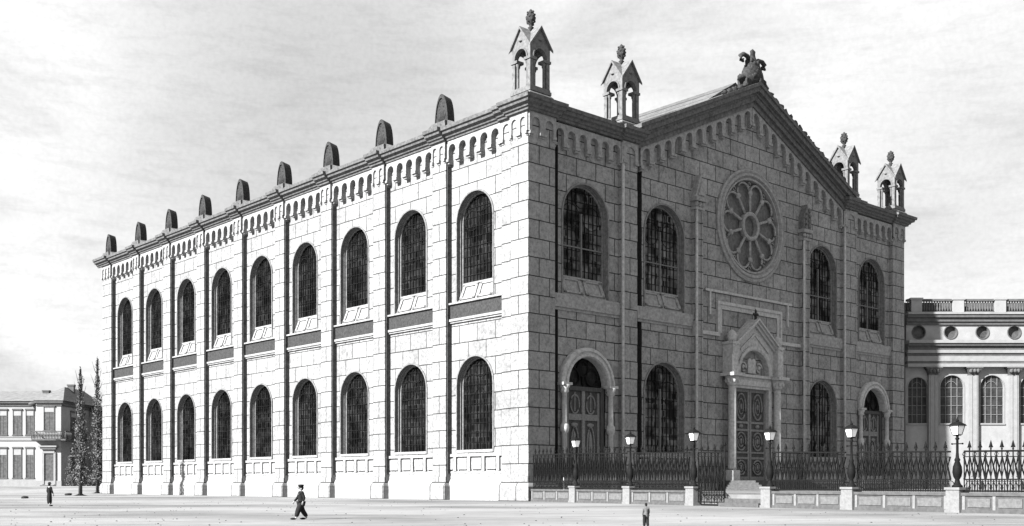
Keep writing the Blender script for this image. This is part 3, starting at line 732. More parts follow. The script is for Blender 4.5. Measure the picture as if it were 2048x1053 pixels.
# portal steps
m = MB()
for i in range(5):
    m.tbox(TF, PC - 5.2 - .25 * i, PC + 5.2 + .25 * i, -0.2, 4.2 - 0.0 + 0.55 * i, 1.70 - .23 * i, 1.95 - .23 * i)
m.build('portal_steps', M_curb, SYN)

# side doors with round hoods
def side_door(uc):
    m = MB()
    ring(m, TF, uc, 3.7, 11.05, 11.05, [(0, BF), (0, -.05), (.12, .12), (.35, .12), (.42, -.02), (.55, -.02), (.62, .1), (.85, .1), (.95, -.1), (.95, BF - .5)])
    dd = m.build('side_door', M_light, SYN)
    m = MB(); m.tbox(TF, uc - 2.75, uc - 2.3, BF - .5, BF - .1, 1, 11.05); m.tbox(TF, uc + 2.3, uc + 2.75, BF - .5, BF - .1, 1, 11.05)
    m.tbox(TF, uc - 2.3, uc + 2.3, BF - .5, BF - .15, 10.6, 11.0)
    m.build('door_frame', M_door, dd)
    for sg in (-1, 1):
        c = TF(uc + sg * 3.2, -.15, 0); m = MB()
        m.lathe([(.3, 2.2), (.27, 6.4), (.42, 6.6), (.46, 6.9), (.42, 7.2), (.27, 7.4), (.26, 10.2), (.45, 10.35), (.4, 10.6), (.6, 11.0)], c, 10)
        m.box(c[0] - .45, c[0] + .45, c[1] - .4, c[1] + .3, .86, 2.2); m.box(c[0] - .6, c[0] + .6, c[1] - .5, c[1] + .35, 10.95, 11.2)
        m.build('column', M_light, dd)
    m = MB(); m.tbox(TF, uc - 2.3, uc + 2.3, BF - .6, BF - .42, 1, 10.6); m.build('door_leaves', M_door, dd)
    m = MB()
    for k in (-1, 1):
        m.tbox(TF, uc + k * 2.15 - .14, uc + k * 2.15 + .14, BF - .42, BF - .3, 1.2, 10.5)
        m.tbox(TF, uc + k * 1.1 - .06, uc + k * 1.1 + .06, BF - .42, BF - .33, 8.6, 10.5)
        oval(m, TF, uc + k * 1.1, 9.3, .6, .9, BF - .36, .09); oval(m, TF, uc + k * 1.1, 5.2, .5, 1.9, BF - .36, .1); m.lump(TF(uc + k * 1.1, BF - .38, 5.2), (.28, .1, 1.5), 3)
        m.lump(TF(uc + k * 1.1, BF - .38, 7.3), (.5, .1, .22), 3)
    m.tbox(TF, uc - .2, uc + .2, BF - .42, BF - .24, 1.0, 10.6); m.tbox(TF, uc - 2.0, uc + 2.0, BF - .42, BF - .28, 7.75, 8.35)
    m.build('door_carving', M_doorl, dd)
    g = MB(); arch_fill(g, TF, uc, 2.74, 11.0, 11.05, BF - .45); g.build('fanlight', M_glass, dd, recalc=False)
    m = MB()
    for (cu, cz, r) in ((-1.25, 11.95, .8), (1.25, 11.95, .8), (0, 12.75, .75)): oval(m, TF, uc + cu, cz, r, r, BF - .38, .09)
    m.tube([TF(uc, BF - .38, 11.0), TF(uc, BF - .38, 12.0)], .09, 5)
    m.build('fanlight_tracery', M_lead, dd)
    m = MB(); m.tbox(TF, uc - 3.2, uc + 3.2, BF - .4, 1.4, .8, 1.0); m.build('doorstep', M_curb, dd)
side_door(8.0); side_door(60.85)

# roof, back and far side
m = MB()
m.add([(1, 1.0, 36.6), (WID - .6, 1.0, 36.6), (WID - .6, LEN - .4, 36.6), (1, LEN - .4, 36.6)], [(0, 1, 2, 3)])
m.build('flat_roof', M_roof, SYN)
m = MB()
zr = GZ1 + 1.1; zr = GZ1 + 2.2; e = 17.3; ze = 36.8
m.prism([(GC - e, 2.3, ze), (GC + e, 2.3, ze), (GC, 2.3, zr)], [(GC - e, LEN - 1, ze), (GC + e, LEN - 1, ze), (GC, LEN - 1, zr)])
m.build('nave_roof', M_roof, SYN)
m = MB(); m.box(WID - .5, WID - .02, 2.0, LEN - .1, -.1, 36.4); m.box(.72, WID - .1, LEN - .5, LEN - .05, -.1, 36.4); m.build('rear_wall', M_wall, SYN)
m = MB(); m.box(WID - .6, WID + .7, 3.6, LEN + .5, 36.3, 36.9); m.box(-.2, WID + .7, LEN - .5, LEN + .7, 36.2, 36.85); m.build('rear_cornice', M_corn, SYN)

# --- leaf-shaped acroteria over the side piers
def antefix_mesh():
    m = MB(); h, w2 = 3.1, 1.05
    def para(sc=1.0, zb=0.0): return [(-w2 * sc * math.cos(math.pi * i / 16) , zb + h * sc * (math.sin(math.pi * i / 16) ** 1.0)) for i in range(17)]
    a = para(); b = para(.84, .08)
    TT = lambda u, d, z: (-d, u, z)
    n = len(a)
    m.add([TT(u, .1, z) for u, z in a] + [TT(u * .8, -.95, z * .93) for u, z in a], [list(range(n, 2 * n))] + [(i, i + 1, n + i + 1, n + i) for i in range(n - 1)])
    m.add([TT(u, .1, z) for u, z in a] + [TT(u, .16, z) for u, z in b] + [TT(u, .04, z) for u, z in b], [(i, i + 1, n + i + 1, n + i) for i in range(n - 1)] + [(n + i, n + i + 1, 2 * n + i + 1, 2 * n + i) for i in range(n - 1)] + [list(range(2 * n, 3 * n))])
    for k in range(-2, 3):
        m.tube([TT(k * .12, -.05, .2), TT(k * .32, 0.02, 1.1), TT(k * .30, -.05, 2.0 - abs(k) * .2)], [.12, .17, .05], 5)
    for i in range(12):
        z = .25 + i * .2; m.lump(TT(.55 * (1 if i % 2 else -1) * (1 - z / 4), -.06, z), (.16, .16, .16), i, amp=.3)
    return m
def antefix_base():
    m = MB(); m.box(-.55, 1.3, -1.15, 1.15, -.9, .12)
    for s in (-1, 1): m.prism([(-.4, s * 1.35, .1), (-.4, s * 3.3, -.68), (-.4, s * 1.35, -.75)], [(1.2, s * 1.35, .1), (1.2, s * 3.3, -.68), (1.2, s * 1.35, -.75)])
    return m
a0 = antefix_base().build('acroterion', M_corn, SYN); antefix_mesh().build('carved_leaf', M_wea, a0)
ys = [(a + b) / 2 for a, b in spiers] + [97.3]
a0.location = (0.35, ys[0], 37.75)
for y in ys[1:]:
    c = copy_tree(a0, SYN); c.location = (0.35, y, 37.75)

# --- corner turrets: open four-gabled canopies
def turret():
    S = 1.27
    m = MB(); m.box(-S - .25, S + .25, -S - .25, S + .25, -1.4, -.55); m.frus((-S - .25, S + .25, -S - .25, S + .25, -.55), (-S, S, -S, S, -.3)); m.box(-S - .1, S + .1, -S - .1, S + .1, -.3, -.02)
    m.box(-S - .02, S + .02, -S - .02, S + .02, -.02, .18)
    t = m.build('turret', M_tur, SYN)
    for sx in (-1, 1):
        for sy in (-1, 1):
            m = MB(); cx, cy = sx * (S - .22), sy * (S - .22)
            m.box(cx - .2, cx + .2, cy - .2, cy + .2, .18, 2.45)
            for (ax, ay) in ((cx - sx * .40, cy), (cx, cy - sy * .40)): m.lathe([(.17, .18), (.12, .4), (.12, 2.15), (.2, 2.3), (.2, 2.45)], (ax, ay, 0), 8)
            m.box(cx - .30 - (.28 if sx > 0 else 0), cx + .30 + (.28 if sx < 0 else 0), cy - .30 - (.28 if sy > 0 else 0), cy + .30 + (.28 if sy < 0 else 0), 2.45, 2.68)
            m.build('column', M_tur, t)
    m = MB()
    for k in range(4):
        rot = Matrix.Rotation(k * math.pi / 2, 4, 'Z')
        T = lambda u, d, z: tuple(rot @ Vector((u, -S - d, z)))
        for dd in (0.0, -.4): band(m, T, -S + (0.0 if dd == 0 else .4), S - (0.0 if dd == 0 else .4), 2.68, 3.72, dd, ('arch', 0, .80, 2.68, 2.72), 10)
        ring(m, T, 0, .80, 2.68, 2.72, [(0, 0), (0, -.4)]); ring(m, T, 0, .94, 2.68, 2.72, [(0, 0), (0, .08), (.14, .08), (.14, 0)])
        m.prism([T(-S, -.4, 3.72), T(S, -.4, 3.72), T(0, -.4, 5.25)], [T(-S, 0, 3.72), T(S, 0, 3.72), T(0, 0, 5.25)])
        m.lathe([(.0, 0), (.2, .0), (.2, .04), (0, .04)], T(0, .02, 4.2), 6)
    m.build('arch_canopy', M_tur, t)
    m = MB(); E = S + .22; s = (5.45 - 3.6) / E
    for k in range(4):
        rot = Matrix.Rotation(k * math.pi / 2, 4, 'Z')
        P = lambda x, y, z: tuple(rot @ Vector((x, y, z)))
        # two roof planes meeting this gable's ridge, with thickness
        for sg in (-1, 1):
            top = [P(0, -E, 5.5), P(sg * E, -E, 3.62), P(0, 0, 5.5)]; bot = [P(0, -E, 5.28), P(sg * E, -E, 3.40), P(0, 0, 5.28)]
            m.prism(bot, top)
    m.build('gabled_roof', M_tur, t)
    m = MB()
    m.lathe([(.25, 5.35), (.16, 5.6), (.30, 5.7), (.16, 5.82), (.2, 5.95), (.42, 6.25), (.46, 6.55), (.34, 6.95), (.14, 7.25), (.03, 7.35)], (0, 0, 0), 10)
    for i in range(24):
        a = i * 2.4; z = 6.05 + i * .045; r = .42 * math.sin(min(3.0, (z - 5.8) * 2.1)) ** .5 if 0 < (z - 5.8) * 2.1 < 3.1 else .2
        m.lump((r * math.cos(a), r * math.sin(a), z), (.1, .1, .1), i, 6, 4)
    m.build('finial', M_wea, t)
    return t
t0 = turret(); t0.location = (1.75, 1.55, 38.25); t0.scale = (1, 1, 1.07)
for (x, y, s) in ((14.2, 1.45, 1.0), (55.9, 1.45, 1.0), (67.5, 1.5, 1.0)):
    c = copy_tree(t0, SYN); c.location = (x, y, 38.25)
# --- great acroterion on the gable apex
m = MB()
m.box(-1.5, 1.5, -.2, 1.0, -.9, .2)
o = m.build('apex_acroterion', M_wea, SYN, loc=(GC + .5, -.1, GZ1 + 1.5)); o.scale = (1.3, 1.1, 1.05)
m = MB()
m.lathe([(1.35, -.3), (1.45, .4), (1.3, 1.2), (.95, 2.0), (.6, 2.6), (.36, 3.0), (.3, 3.3), (.34, 3.6), (.05, 3.85)], (0, .4, 0), 12, sy=.6)
for i in range(34):
    a = i * 2.39996; z = .1 + (i / 34) * 2.4; r = 1.4 - .45 * z / 1.4 if z > .6 else 1.4
    m.lump((r * .93 * math.cos(a), .4 + r * .58 * math.sin(a), z), (.26, .22, .34), i, 7, 5, .3)
m.build('palmette', M_wea, o)
for sg in (-1, 1):
    m = MB(); m.tube([(sg * .3, .4, 2.4), (sg * .8, .4, 2.85), (sg * 1.35, .4, 2.9), (sg * 1.75, .4, 2.6), (sg * 1.7, .4, 2.2), (sg * 1.4, .4, 2.15), (sg * 1.35, .4, 2.4)], [.24, .24, .24, .24, .2, .16, .12], 7)
    m.build('scroll', M_wea, o)
    m = MB(); m.lump((sg * 1.6, .4, .25), (.45, .35, .4), 4 + sg, amp=.3); m.build('leaf_knob', M_wea, o)

# ------------------------------------------------------------------ fence, pedestals, lamps
RZS = [4.22, 4.20, 4.06, 3.92, 3.74, 3.58, 3.44, 3.34]
ORD = ['nearest the corner of the stone building', 'left of the small square before the side door', 'below the tall lower window left of the portal', '', 'right of the open gateway', 'standing before the far side door and colonnade', 'running out of the picture at the far right']
def fence_sec(p, q, z0a, z0b, label, wall=True, name='fence_section', cat='fence', grp='railing sections along the forecourt'):
    A, B = Vector((p[0], p[1], 0)), Vector((q[0], q[1], 0)); L = (B - A).length; ang = math.atan2(B.y - A.y, B.x - A.x)
    root = empty(name, (A.x, A.y, 0), ang); tag(root, label, cat, grp)
    lo = 1.16 if wall else .22; mid = 1.86 if wall else 1.1
    top = lambda u: z0a + (z0b - z0a) * u / L
    if wall:
        m = MB(); m.box(0, L, -.22, .22, -.05, .95); m.box(0, L, -.3, .3, .95, 1.12); m.box(0, L, -.3, .3, -.05, .18)
        b = m.build('base_wall', M_curb, root)
        m = MB(); n = 3; pw = (L - .3) / n
        for i in range(n):
            a = .15 + i * pw
            for s in (-1, 1): m.box(a + .25, a + pw - .25, s * .22 - .04, s * .22 + .04, .32, .8)
        m.build('stone_panel', M_panel, b)
        for i in range(n + 1):
            m = MB()
            for s in (1,): m.box(.15 + i * pw - .09, .15 + i * pw + .09, -.27, .27, .18, .95)
            m.build('stone_strip', M_ped, b)
    def rail(z, zz, r):
        m = MB(); m.prism([(0, -r, z - r), (0, r, z - r), (0, r, z + r), (0, -r, z + r)], [(L, -r, zz - r), (L, r, zz - r), (L, r, zz + r), (L, -r, zz + r)])
        m.build('rail', M_iron, root)
    rail(top(0), top(L), .05); rail(mid, mid, .035); rail(lo + .06, lo + .06, .045); rail(top(0) - .3, top(L) - .3, .025)
    n = max(3, round(L / .66)); s = L / n
    for i in range(n):
        u = (i + .5) * s; zt = top(u); m = MB()
        m.tube([(u, 0, lo), (u, 0, zt + .25)], .036, 5, smooth=False)
        m.lathe([(.02, 0), (.07, .05), (.03, .1), (.10, .2), (.07, .32), (.01, .52)], (u, 0, zt + .08), 6)
        m.lump((u - .09, 0, zt + .24), (.05, .04, .05), 1, 5, 4); m.lump((u + .09, 0, zt + .24), (.05, .04, .05), 1, 5, 4)
        m.build('picket', M_iron, root)
    m = MB()
    for i in range(n):
        u0, u1 = i * s, (i + 1) * s; uc = (u0 + u1) / 2; zt = top(uc) - .3; zm = mid
        m.tube([(u0, 0, zm), (uc, .03, zt), (u1, 0, zm)], .06, 4, smooth=False)
        m.tube([(u0, -.03, zt), (uc, 0, zm + .15), (u1, -.03, zt)], .055, 4, smooth=False)
        m.tube([(u0, 0, lo), (u0, 0, zt + .3)], .035, 4, smooth=False)
        m.tube([(u0 + s * .25, 0, lo), (u0 + s * .25, 0, mid)], .03, 4, smooth=False); m.tube([(u0 + s * .75, 0, lo), (u0 + s * .75, 0, mid)], .03, 4, smooth=False)
        for sg in (-1, 1):
            cxx = uc + sg * s * .5
            m.tube([(cxx + s * .17 * math.cos(k), 0, zt + .15 + .12 * math.sin(k)) for k in [j * math.pi / 3 for j in range(6)]], .02, 4, closed=True, smooth=False) if sg < 0 else None
        # interlaced arches in the bottom band
        for c0 in (u0, uc):
            m.tube([(c0 + s * .5 - s * .5 * math.cos(k * math.pi / 6), 0, lo + .06 + (mid - lo - .12) * math.sin(k * math.pi / 6)) for k in range(7)], .024, 4, smooth=False)
        m.tube([(uc + .09 * math.cos(k * math.pi / 3), 0, lo + .24 + .09 * math.sin(k * math.pi / 3)) for k in range(6)], .02, 4, closed=True, smooth=False)
    m.build('lattice', M_iron, root)
    return root
secs = [(0, 1), (1, 2), (2, 3), (4, 5), (5, 6), (6, 7)]
names = ['black iron railing on low stone wall joining the white corner of the building',
         'black iron railing on low wall between first and second lamps from the building corner',
         'black iron railing on low wall between second and third lamps, before the tall lower window',
         'black iron railing on low wall just right of the open gateway steps',
         'black iron railing on low wall before the far corner of the stone building',
         'black iron railing on low wall before the pale colonnade, cut by the right edge']
for (i, j), nm in zip(secs, names):
    p, q = Vector(FPTS[i]), Vector(FPTS[j]); d = (q - p).normalized()
    pa = p + d * (.45 if i else .35); qa = q - d * .45
    fence_sec(pa, qa, RZS[i], RZS[j], nm)
p, q = Vector(FPTS[3]), Vector(GATE_END); d = (q - p).normalized()
g = fence_sec(p + d * .5, q, 3.92, 3.85, 'black iron gate leaf reaching the ground left of the portal steps', wall=False, name='iron_gate', cat='gate', grp=None)
m = MB(); L = (q - p).length - .5
m.tube([(L, 0, .05), (L, 0, 4.3)], .07, 6); m.lathe([(.05, 0), (.12, .1), (.02, .35)], (L, 0, 4.3), 6); m.build('gate_post', M_iron, g)

ANG = math.atan2(FPTS[7][1] - FPTS[0][1], FPTS[7][0] - FPTS[0][0])
def pedestal():
    m = MB(); m.box(-.44, .44, -.44, .44, -.05, 1.30); m.box(-.5, .5, -.5, .5, 1.28, 1.42); m.box(-.49, .49, -.49, .49, -.05, .16)
    o = m.build('pedestal', M_ped); return o
PL = ['pale square stone pedestal nearest the building corner, under the first lamp',
      'pale square stone pedestal under the second lamp from the building corner',
      'pale square stone pedestal left of the gate leaf, under the third lamp',
      'pale square stone pedestal at the right side of the gateway steps, under the fourth lamp',
      'pale square stone pedestal before the far side door, under the fifth lamp',
      'pale square stone pedestal before the pale colonnade, under the rightmost lamp']
LL = ['black cast iron lamp with white lantern nearest the building corner, before the left side door',
      'black cast iron lamp with square white lantern, second from the building corner',
      'black cast iron lamp with square white lantern just left of the iron gate leaf',
      'black cast iron lamp with square white lantern in front of the portal doors',
      'black cast iron lamp with square white lantern between portal and far side door',
      'black cast iron lamp with square white lantern before the pale colonnaded building']
def lamp():
    root = empty('street_lamp')
    m = MB(); m.lathe([(.30, 0), (.30, .1), (.2, .2), (.15, .35), (.12, .5), (.22, .7), (.27, 1.0), (.24, 1.35), (.13, 1.7), (.17, 1.8), (.10, 1.95), (.075, 2.3), (.07, 3.1), (.13, 3.18), (.07, 3.28), (.09, 3.4)], (0, 0, 0), 12)
    m.tube([(-.32, 0, 2.85), (.32, 0, 2.85)], .035, 6); m.lump((-.34, 0, 2.85), (.06,) * 3, 1); m.lump((.34, 0, 2.85), (.06,) * 3, 1)
    m.build('post', M_iron, root)
    m = MB()
    m.frus((-.14, .14, -.14, .14, 3.38), (-.18, .18, -.18, .18, 3.46))
    m.frus((-.37, .37, -.37, .37, 4.02), (-.27, .27, -.27, .27, 4.16)); m.frus((-.27, .27, -.27, .27, 4.16), (-.1, .1, -.1, .1, 4.3)); m.lathe([(.06, 4.28), (.1, 4.36), (.03, 4.5), (.01, 4.62)], (0, 0, 0), 8)
    for sx in (-1, 1):
        for sy in (-1, 1): m.tube([(sx * .175, sy * .175, 3.44), (sx * .285, sy * .285, 4.04)], .022, 4, smooth=False)
    l = m.build('lantern', M_iron, root)
    m = MB(); m.frus((-.17, .17, -.17, .17, 3.46), (-.275, .275, -.275, .275, 4.03)); m.build('lantern_glass', M_lamp, l)
    return root
ped0 = pedestal(); lamp0 = lamp()
hts = [5.9, 5.92, 5.95, 5.66, 5.58, 5.40]
for i in range(6):
    x, y = FPTS[i + 1]
    pd = ped0 if i == 0 else copy_tree(ped0); pd.location = (x, y, 0); pd.rotation_euler = (0, 0, ANG)
    tag(pd, PL[i], 'pedestal', 'pedestals of the forecourt railing')
    lp = lamp0 if i == 0 else copy_tree(lamp0); lp.location = (x, y, 1.42); lp.rotation_euler = (0, 0, ANG); lp.scale = (1, 1, (hts[i] - 1.42) / 4.62)
    tag(lp, LL[i], 'street lamp', 'lamps along the forecourt railing')
# steps in the gateway
a, b = Vector(GATE_END), Vector(FPTS[4]); d = (b - a).normalized(); root_ang = math.atan2(d.y, d.x); L = (b - a).length - .5
m = MB(); m.box(0, L, -.6, 1.6, 0.01, .28); m.box(0, L, -.05, 1.6, .28, .57); m.box(0, L, .5, 1.6, .57, .87)
o = m.build('gateway_steps', M_curb, loc=(a.x, a.y, 0)); o.rotation_euler = (0, 0, root_ang)
tag(o, 'low grey stone steps in the gateway between gate leaf and fourth lamp', 'steps')

# ------------------------------------------------------------------ pale colonnaded building at right
ZB = 149.0; K = ZB / 2207.4
M_pale = grain_mat('pale facade render', 0.19, 0.14, 0.8)
RB = empty('colonnaded_building', view_pt(1811, ZB), VIEWROT)
tag(RB, 'pale colonnaded building with arched windows, round openings and roof balustrade at the right edge', 'building')
X = lambda px: (px - 1811) * K
ZH = lambda py: 1.65 + (967 - py) * K
TB = lambda u, d, z: (u, -d, z)
XE = X(2520)
m = MB()
wins = [1825 + 80 * i for i in range(9)]; ww = 23.5 * K
zbw, ztw = ZH(847), ZH(751)
us = [X(1811)] + [X(1863 + 80.5 * i) for i in range(8)] + [XE]
for i in range(9):
    uc = max(X(wins[i] - 1) + (0 if i else .1), ww + .05)
    band(m, TB, us[i], us[i + 1], 0, ZH(735), 0, ('arch', uc, ww * (1 if i else .82), zbw, ztw - ww))
m.add([TB(0, 0, 0), TB(0, -30, 0), TB(0, -30, ZH(605)), TB(0, 0, ZH(605))], [(0, 1, 2, 3)])
m.add([TB(XE, 0, 0), TB(XE, -30, 0), TB(XE, -30, ZH(640)), TB(XE, 0, ZH(640))], [(0, 1, 2, 3)])
m.add([TB(0, -30, 0), TB(XE, -30, 0), TB(XE, -30, ZH(640)), TB(0, -30, ZH(640))], [(0, 1, 2, 3)])
m.add([TB(0, 0, ZH(632)), TB(XE, 0, ZH(632)), TB(XE, -30, ZH(632)), TB(0, -30, ZH(632))], [(0, 1, 2, 3)])
m.build('wall', M_pale, RB)
for i in range(9):
    uc = max(X(wins[i] - 1) + (0 if i else .1), ww + .05); w_ = ww * (1 if i else .82); m = MB()
    ring(m, TB, uc, w_, zbw, ztw - ww, [(-.12, 0.0), (-.12, .06), (0, .06), (0, -.4)]); m.tbox(TB, uc - w_ - .15, uc + w_ + .15, -.1, .15, zbw - .2, zbw)
    wd = m.build('window', M_pale2, RB)
    g = MB(); arch_fill(g, TB, uc, w_, zbw, ztw - ww, -.35); g.build('glass', M_holl, wd, recalc=False)
    m = MB()
    for k in (-1, 0, 1): vbar(m, TB, uc + k * w_ * .5, .045, -.35, -.25, zbw, uc, w_, ztw - ww)
    for k in range(1, 5): hbar(m, TB, zbw + k * 1.2, .04, -.35, -.26, uc, w_, ztw - ww)
    m.tube([TB(uc + w_ * .5 * math.cos(q * math.pi / 8), -.28, ztw - ww + w_ * .5 * math.sin(q * math.pi / 8)) for q in range(9)], .045, 4)
    m.build('glazing_bars', M_mull, wd)
for i in range(8):
    u = X(1863 + 80.5 * i) + .05; m = MB(); hw = 9 * K
    m.tbox(TB, u - hw, u + hw, -.05, .55, 0.0, ZH(750)); m.tbox(TB, u - hw - .15, u + hw + .15, -.05, .75, 0, 2.4); m.tbox(TB, u - hw + .2, u - hw + .4, .55, .62, 2.6, ZH(752)); m.tbox(TB, u + hw - .4, u + hw - .2, .55, .62, 2.6, ZH(752))
    p = m.build('pilaster', M_pale2, RB)
    m = MB()
    m.tbox(TB, u - hw - .05, u + hw + .05, -.05, .62, ZH(751), ZH(749)); m.frus((u - hw, u + hw, -.6, .05, ZH(749)), (u - hw - .4, u + hw + .4, -.95, .05, ZH(738)))
    for q in (-1, 0, 1): m.lump((u + q * hw * .8, -.8, ZH(743)), (.26, .22, .34), q + 5, amp=.3)
    m.tbox(TB, u - hw - .5, u + hw + .5, -.05, 1.0, ZH(738), ZH(735.5)); m.build('capital', M_bandd, p)
m = MB()
for (p0, p1, d, mi) in ((735.5, 729, .95, 0), (729, 724, .8, 1), (724, 714, .85, 0), (714, 708, .75, 1), (708, 702, .95, 0), (702, 694, .95, 1), (694, 689, 1.3, 1), (689, 683, 1.5, 0)):
    m.mi = mi; m.tbox(TB, -.0, XE, -.3, d, ZH(p0), ZH(p1))
m.build('entablature', [M_pale2, M_bandd], RB)
m = MB()
fr0, fr1 = ZH(683), ZH(651); cz = ZH(665.5); rad = 12.5 * K
circs = [X(1836 + 63.5 * i) for i in range(11)]; prev = 0
for i, c in enumerate(circs):
    nx = (c + circs[i + 1]) / 2 if i < 10 else XE
    band(m, TB, prev, nx, fr0, fr1, .25, ('circle', c, cz, rad)); prev = nx
m.build('attic_frieze', M_pale, RB)
for c in circs:
    m = MB(); n = 20
    def cc(r, d): return [TB(c + r * math.cos(2 * math.pi * i / n), d, cz + r * math.sin(2 * math.pi * i / n)) for i in range(n)]
    for (r0, d0), (r1, d1) in zip([(rad + .1, .25), (rad + .1, .36), (rad, .36), (rad, -.3)], [(rad + .1, .36), (rad, .36), (rad, -.3)]):
        m.add(cc(r0, d0) + cc(r1, d1), [(i, (i + 1) % n, n + (i + 1) % n, n + i) for i in range(n)])
    o = m.build('round_window', M_bandd, RB); m = MB(); m.add(cc(rad, -.25), [list(range(n))]); m.build('glass', M_hglass, o, recalc=False)
m = MB()
for (p0, p1, d, mi) in ((651, 645, .5, 1), (645, 637, .7, 1), (637, 631, 1.0, 1), (631, 627, 1.15, 0)):
    m.mi = mi; m.tbox(TB, 0, XE, -.5, d, ZH(p0), ZH(p1))
m.build('attic_cornice', [M_pale2, M_bandd], RB)
m = MB(); m.tbox(TB, 0, XE, .0, .7, ZH(604), ZH(600)); m.tbox(TB, 0, XE, .1, .6, ZH(627), ZH(624)); m.build('balustrade_rail', M_bandd, RB)
m = MB(); u = .2
while u < XE:
    m.lathe([(.09, 0), (.14, .3), (.07, .8), (.11, 1.0), (.08, ZH(604) - ZH(624))], (u, -.35, ZH(624)), 6); u += .36
m.tbox(TB, 0, XE, -1.3, -1.1, ZH(627), ZH(603))
o = m.build('balusters', M_bandd, RB); o['kind'] = 'stuff'
for i in range(9):
    u = X(1829 + 83.5 * i); m = MB(); m.tbox(TB, u - .72, u + .72, -.1, .85, ZH(627), ZH(602)); m.tbox(TB, u - .85, u + .85, -.2, .95, ZH(602), ZH(598)); m.build('balustrade_pedestal', M_lamp if False else M_pale, RB)

# ------------------------------------------------------------------ house at left
ZHs = 205.0; KH = ZHs / 2207.4
M_pale = MATS['pale render']
HS = empty('town_house', view_pt(122, ZHs), VIEWROT)
tag(HS, 'white two storey town house with balcony over its door and hipped slate roof', 'house')
hx = lambda px: (px - 122) * KH
hz = lambda py: 1.65 + (967 - py) * KH
TH = lambda u, d, z: (u, -d, z)
TS = lambda u, d, z: (d, u, z)         # side wall, u = depth
ze_ = hz(806)
m = MB(); m.box(hx(-160), hx(72), 1.5, 20, 0.6, ze_); m.box(hx(72), 0, 0, 22, 0.6, ze_ ); m.build('wall', M_pale, HS)
m = MB(); m.box(hx(-162), hx(72) , 1.35, 20.2, .6, hz(958)); m.box(hx(71.5), .12, -.14, 22.1, .6, hz(962)); m.box(hx(-162), hx(72), 1.3, 2, hz(881), hz(876)); m.box(hx(-162), hx(72), 1.38, 2, hz(874), hz(871))
m.build('plinth', M_pale2, HS)
m = MB(); m.box(hx(-163), hx(70), .9, 20.6, ze_, hz(802)); m.box(hx(69.5), .55, -.55, 22.6, ze_ - .05, hz(801)); m.box(hx(72), .2, -.2, 22.2, hz(812), hz(810)); m.box(hx(-163), hx(72), 1.3, 3, hz(812), hz(810)); m.build('eaves', M_bandd, HS)
m = MB(); zr_ = hz(769); z1_ = hz(802)
def hip(x0, x1, y0, y1, z0, z1, xa, xb, yc):
    m.add([(x0, y0, z0), (x1, y0, z0), (x1, y1, z0), (x0, y1, z0), (xa, yc, z1), (xb, yc, z1)], [(0, 1, 5, 4), (1, 2, 5), (2, 3, 4, 5), (3, 0, 4), (0, 3, 2, 1)])
hip(hx(-166), hx(132), .7, 21, z1_, hz(773), hx(-120), hx(95), 11)
m.add([(hx(68), -.7, z1_ + .02), (.7, -.7, z1_ + .02), (.7, 22.7, z1_ + .02), (hx(68), 22.7, z1_ + .02), ((hx(68) + .7) / 2, 7, hz(768)), ((hx(68) + .7) / 2, 16, hz(767))], [(0, 1, 4), (1, 2, 5, 4), (2, 3, 5), (3, 0, 4, 5)])
rf = m.build('roof', M_hroof, HS)
m = MB(); m.box(.0, 7.6, 14, 26, .6, hz(815)); m.build('rear_wing', M_pale, HS)
m = MB(); m.add([(-.2, 13.4, hz(813)), (8.2, 13.4, hz(813)), (8.2, 26.5, hz(813)), (-.2, 26.5, hz(813)), (-.2, 20, hz(768)), (6.5, 20, hz(768))], [(0, 1, 5, 4), (1, 2, 5), (2, 3, 4, 5), (0, 4, 3)]); m.build('roof', M_hroof, HS)
for (u, y, z) in ((52, 9, 775), (104, 9, 763)):
    m = MB(); m.box(hx(u) - .6, hx(u) + .6, y - .4, y + .4, hz(792), hz(z)); m.box(hx(u) - .7, hx(u) + .7, y - .5, y + .5, hz(z + 1), hz(z - 2)); m.build('chimney', M_bandd, rf)
def hwin(T, u0, u1, z0, z1, d, split=.78, blind=True):
    m = MB(); f = .14
    m.tbox(T, u0 - f, u0, d - .05, d + .12, z0, z1); m.tbox(T, u1, u1 + f, d - .05, d + .12, z0, z1); m.tbox(T, u0 - f - .1, u1 + f + .1, d - .05, d + .22, z1, z1 + .3); m.tbox(T, u0 - f - .1, u1 + f + .1, d - .05, d + .25, z0 - .2, z0)
    o = m.build('window', M_bandd, HS)
    m = MB(); m.tbox(T, u0, u1, d - .02, d + .015, z0, z1); m.build('glass', M_hglass, o)
    m = MB(); uc = (u0 + u1) / 2; m.tbox(T, uc - .05, uc + .05, d + .015, d + .05, z0, z1 * split + z0 * (1 - split)); m.tbox(T, u0, u1, d + .015, d + .05, (z0 + z1) / 2 - .04, (z0 + z1) / 2 + .04); m.build('glazing_bar', M_bandd, o)
    if blind:
        m = MB(); m.tbox(T, u0, u1, d + .012, d + .06, z1 - (z1 - z0) * (1 - split), z1); m.build('blind', M_shade, o)
for a, b in ((20, 35), (46, 60), (-8, 6), (-50, -36), (-90, -76), (-130, -116)):
    hwin(TH, hx(a), hx(b), hz(869), hz(820), -1.5); hwin(TH, hx(a), hx(b), hz(956), hz(897), -1.5)
hwin(TH, hx(89), hx(108), hz(861), hz(811) - .3, 0)
for y in (4.5, 8.5): hwin(TS, y, y + 2.6, hz(866), hz(822), 0); hwin(TS, y, y + 2.6, hz(955), hz(899), 0)
hwin(TH, 2.2, 4.2, hz(866), hz(824), -14); hwin(TH, 2.2, 4.2, hz(950), hz(899), -14)
hwin(TH, 5.4, 6.8, hz(866), hz(824), -14); hwin(TH, 5.4, 6.8, hz(950), hz(899), -14)
m = MB(); m.tbox(TH, hx(89), hx(108), -.05, .06, hz(969), hz(907)); dr = m.build('door', M_hglass, HS)
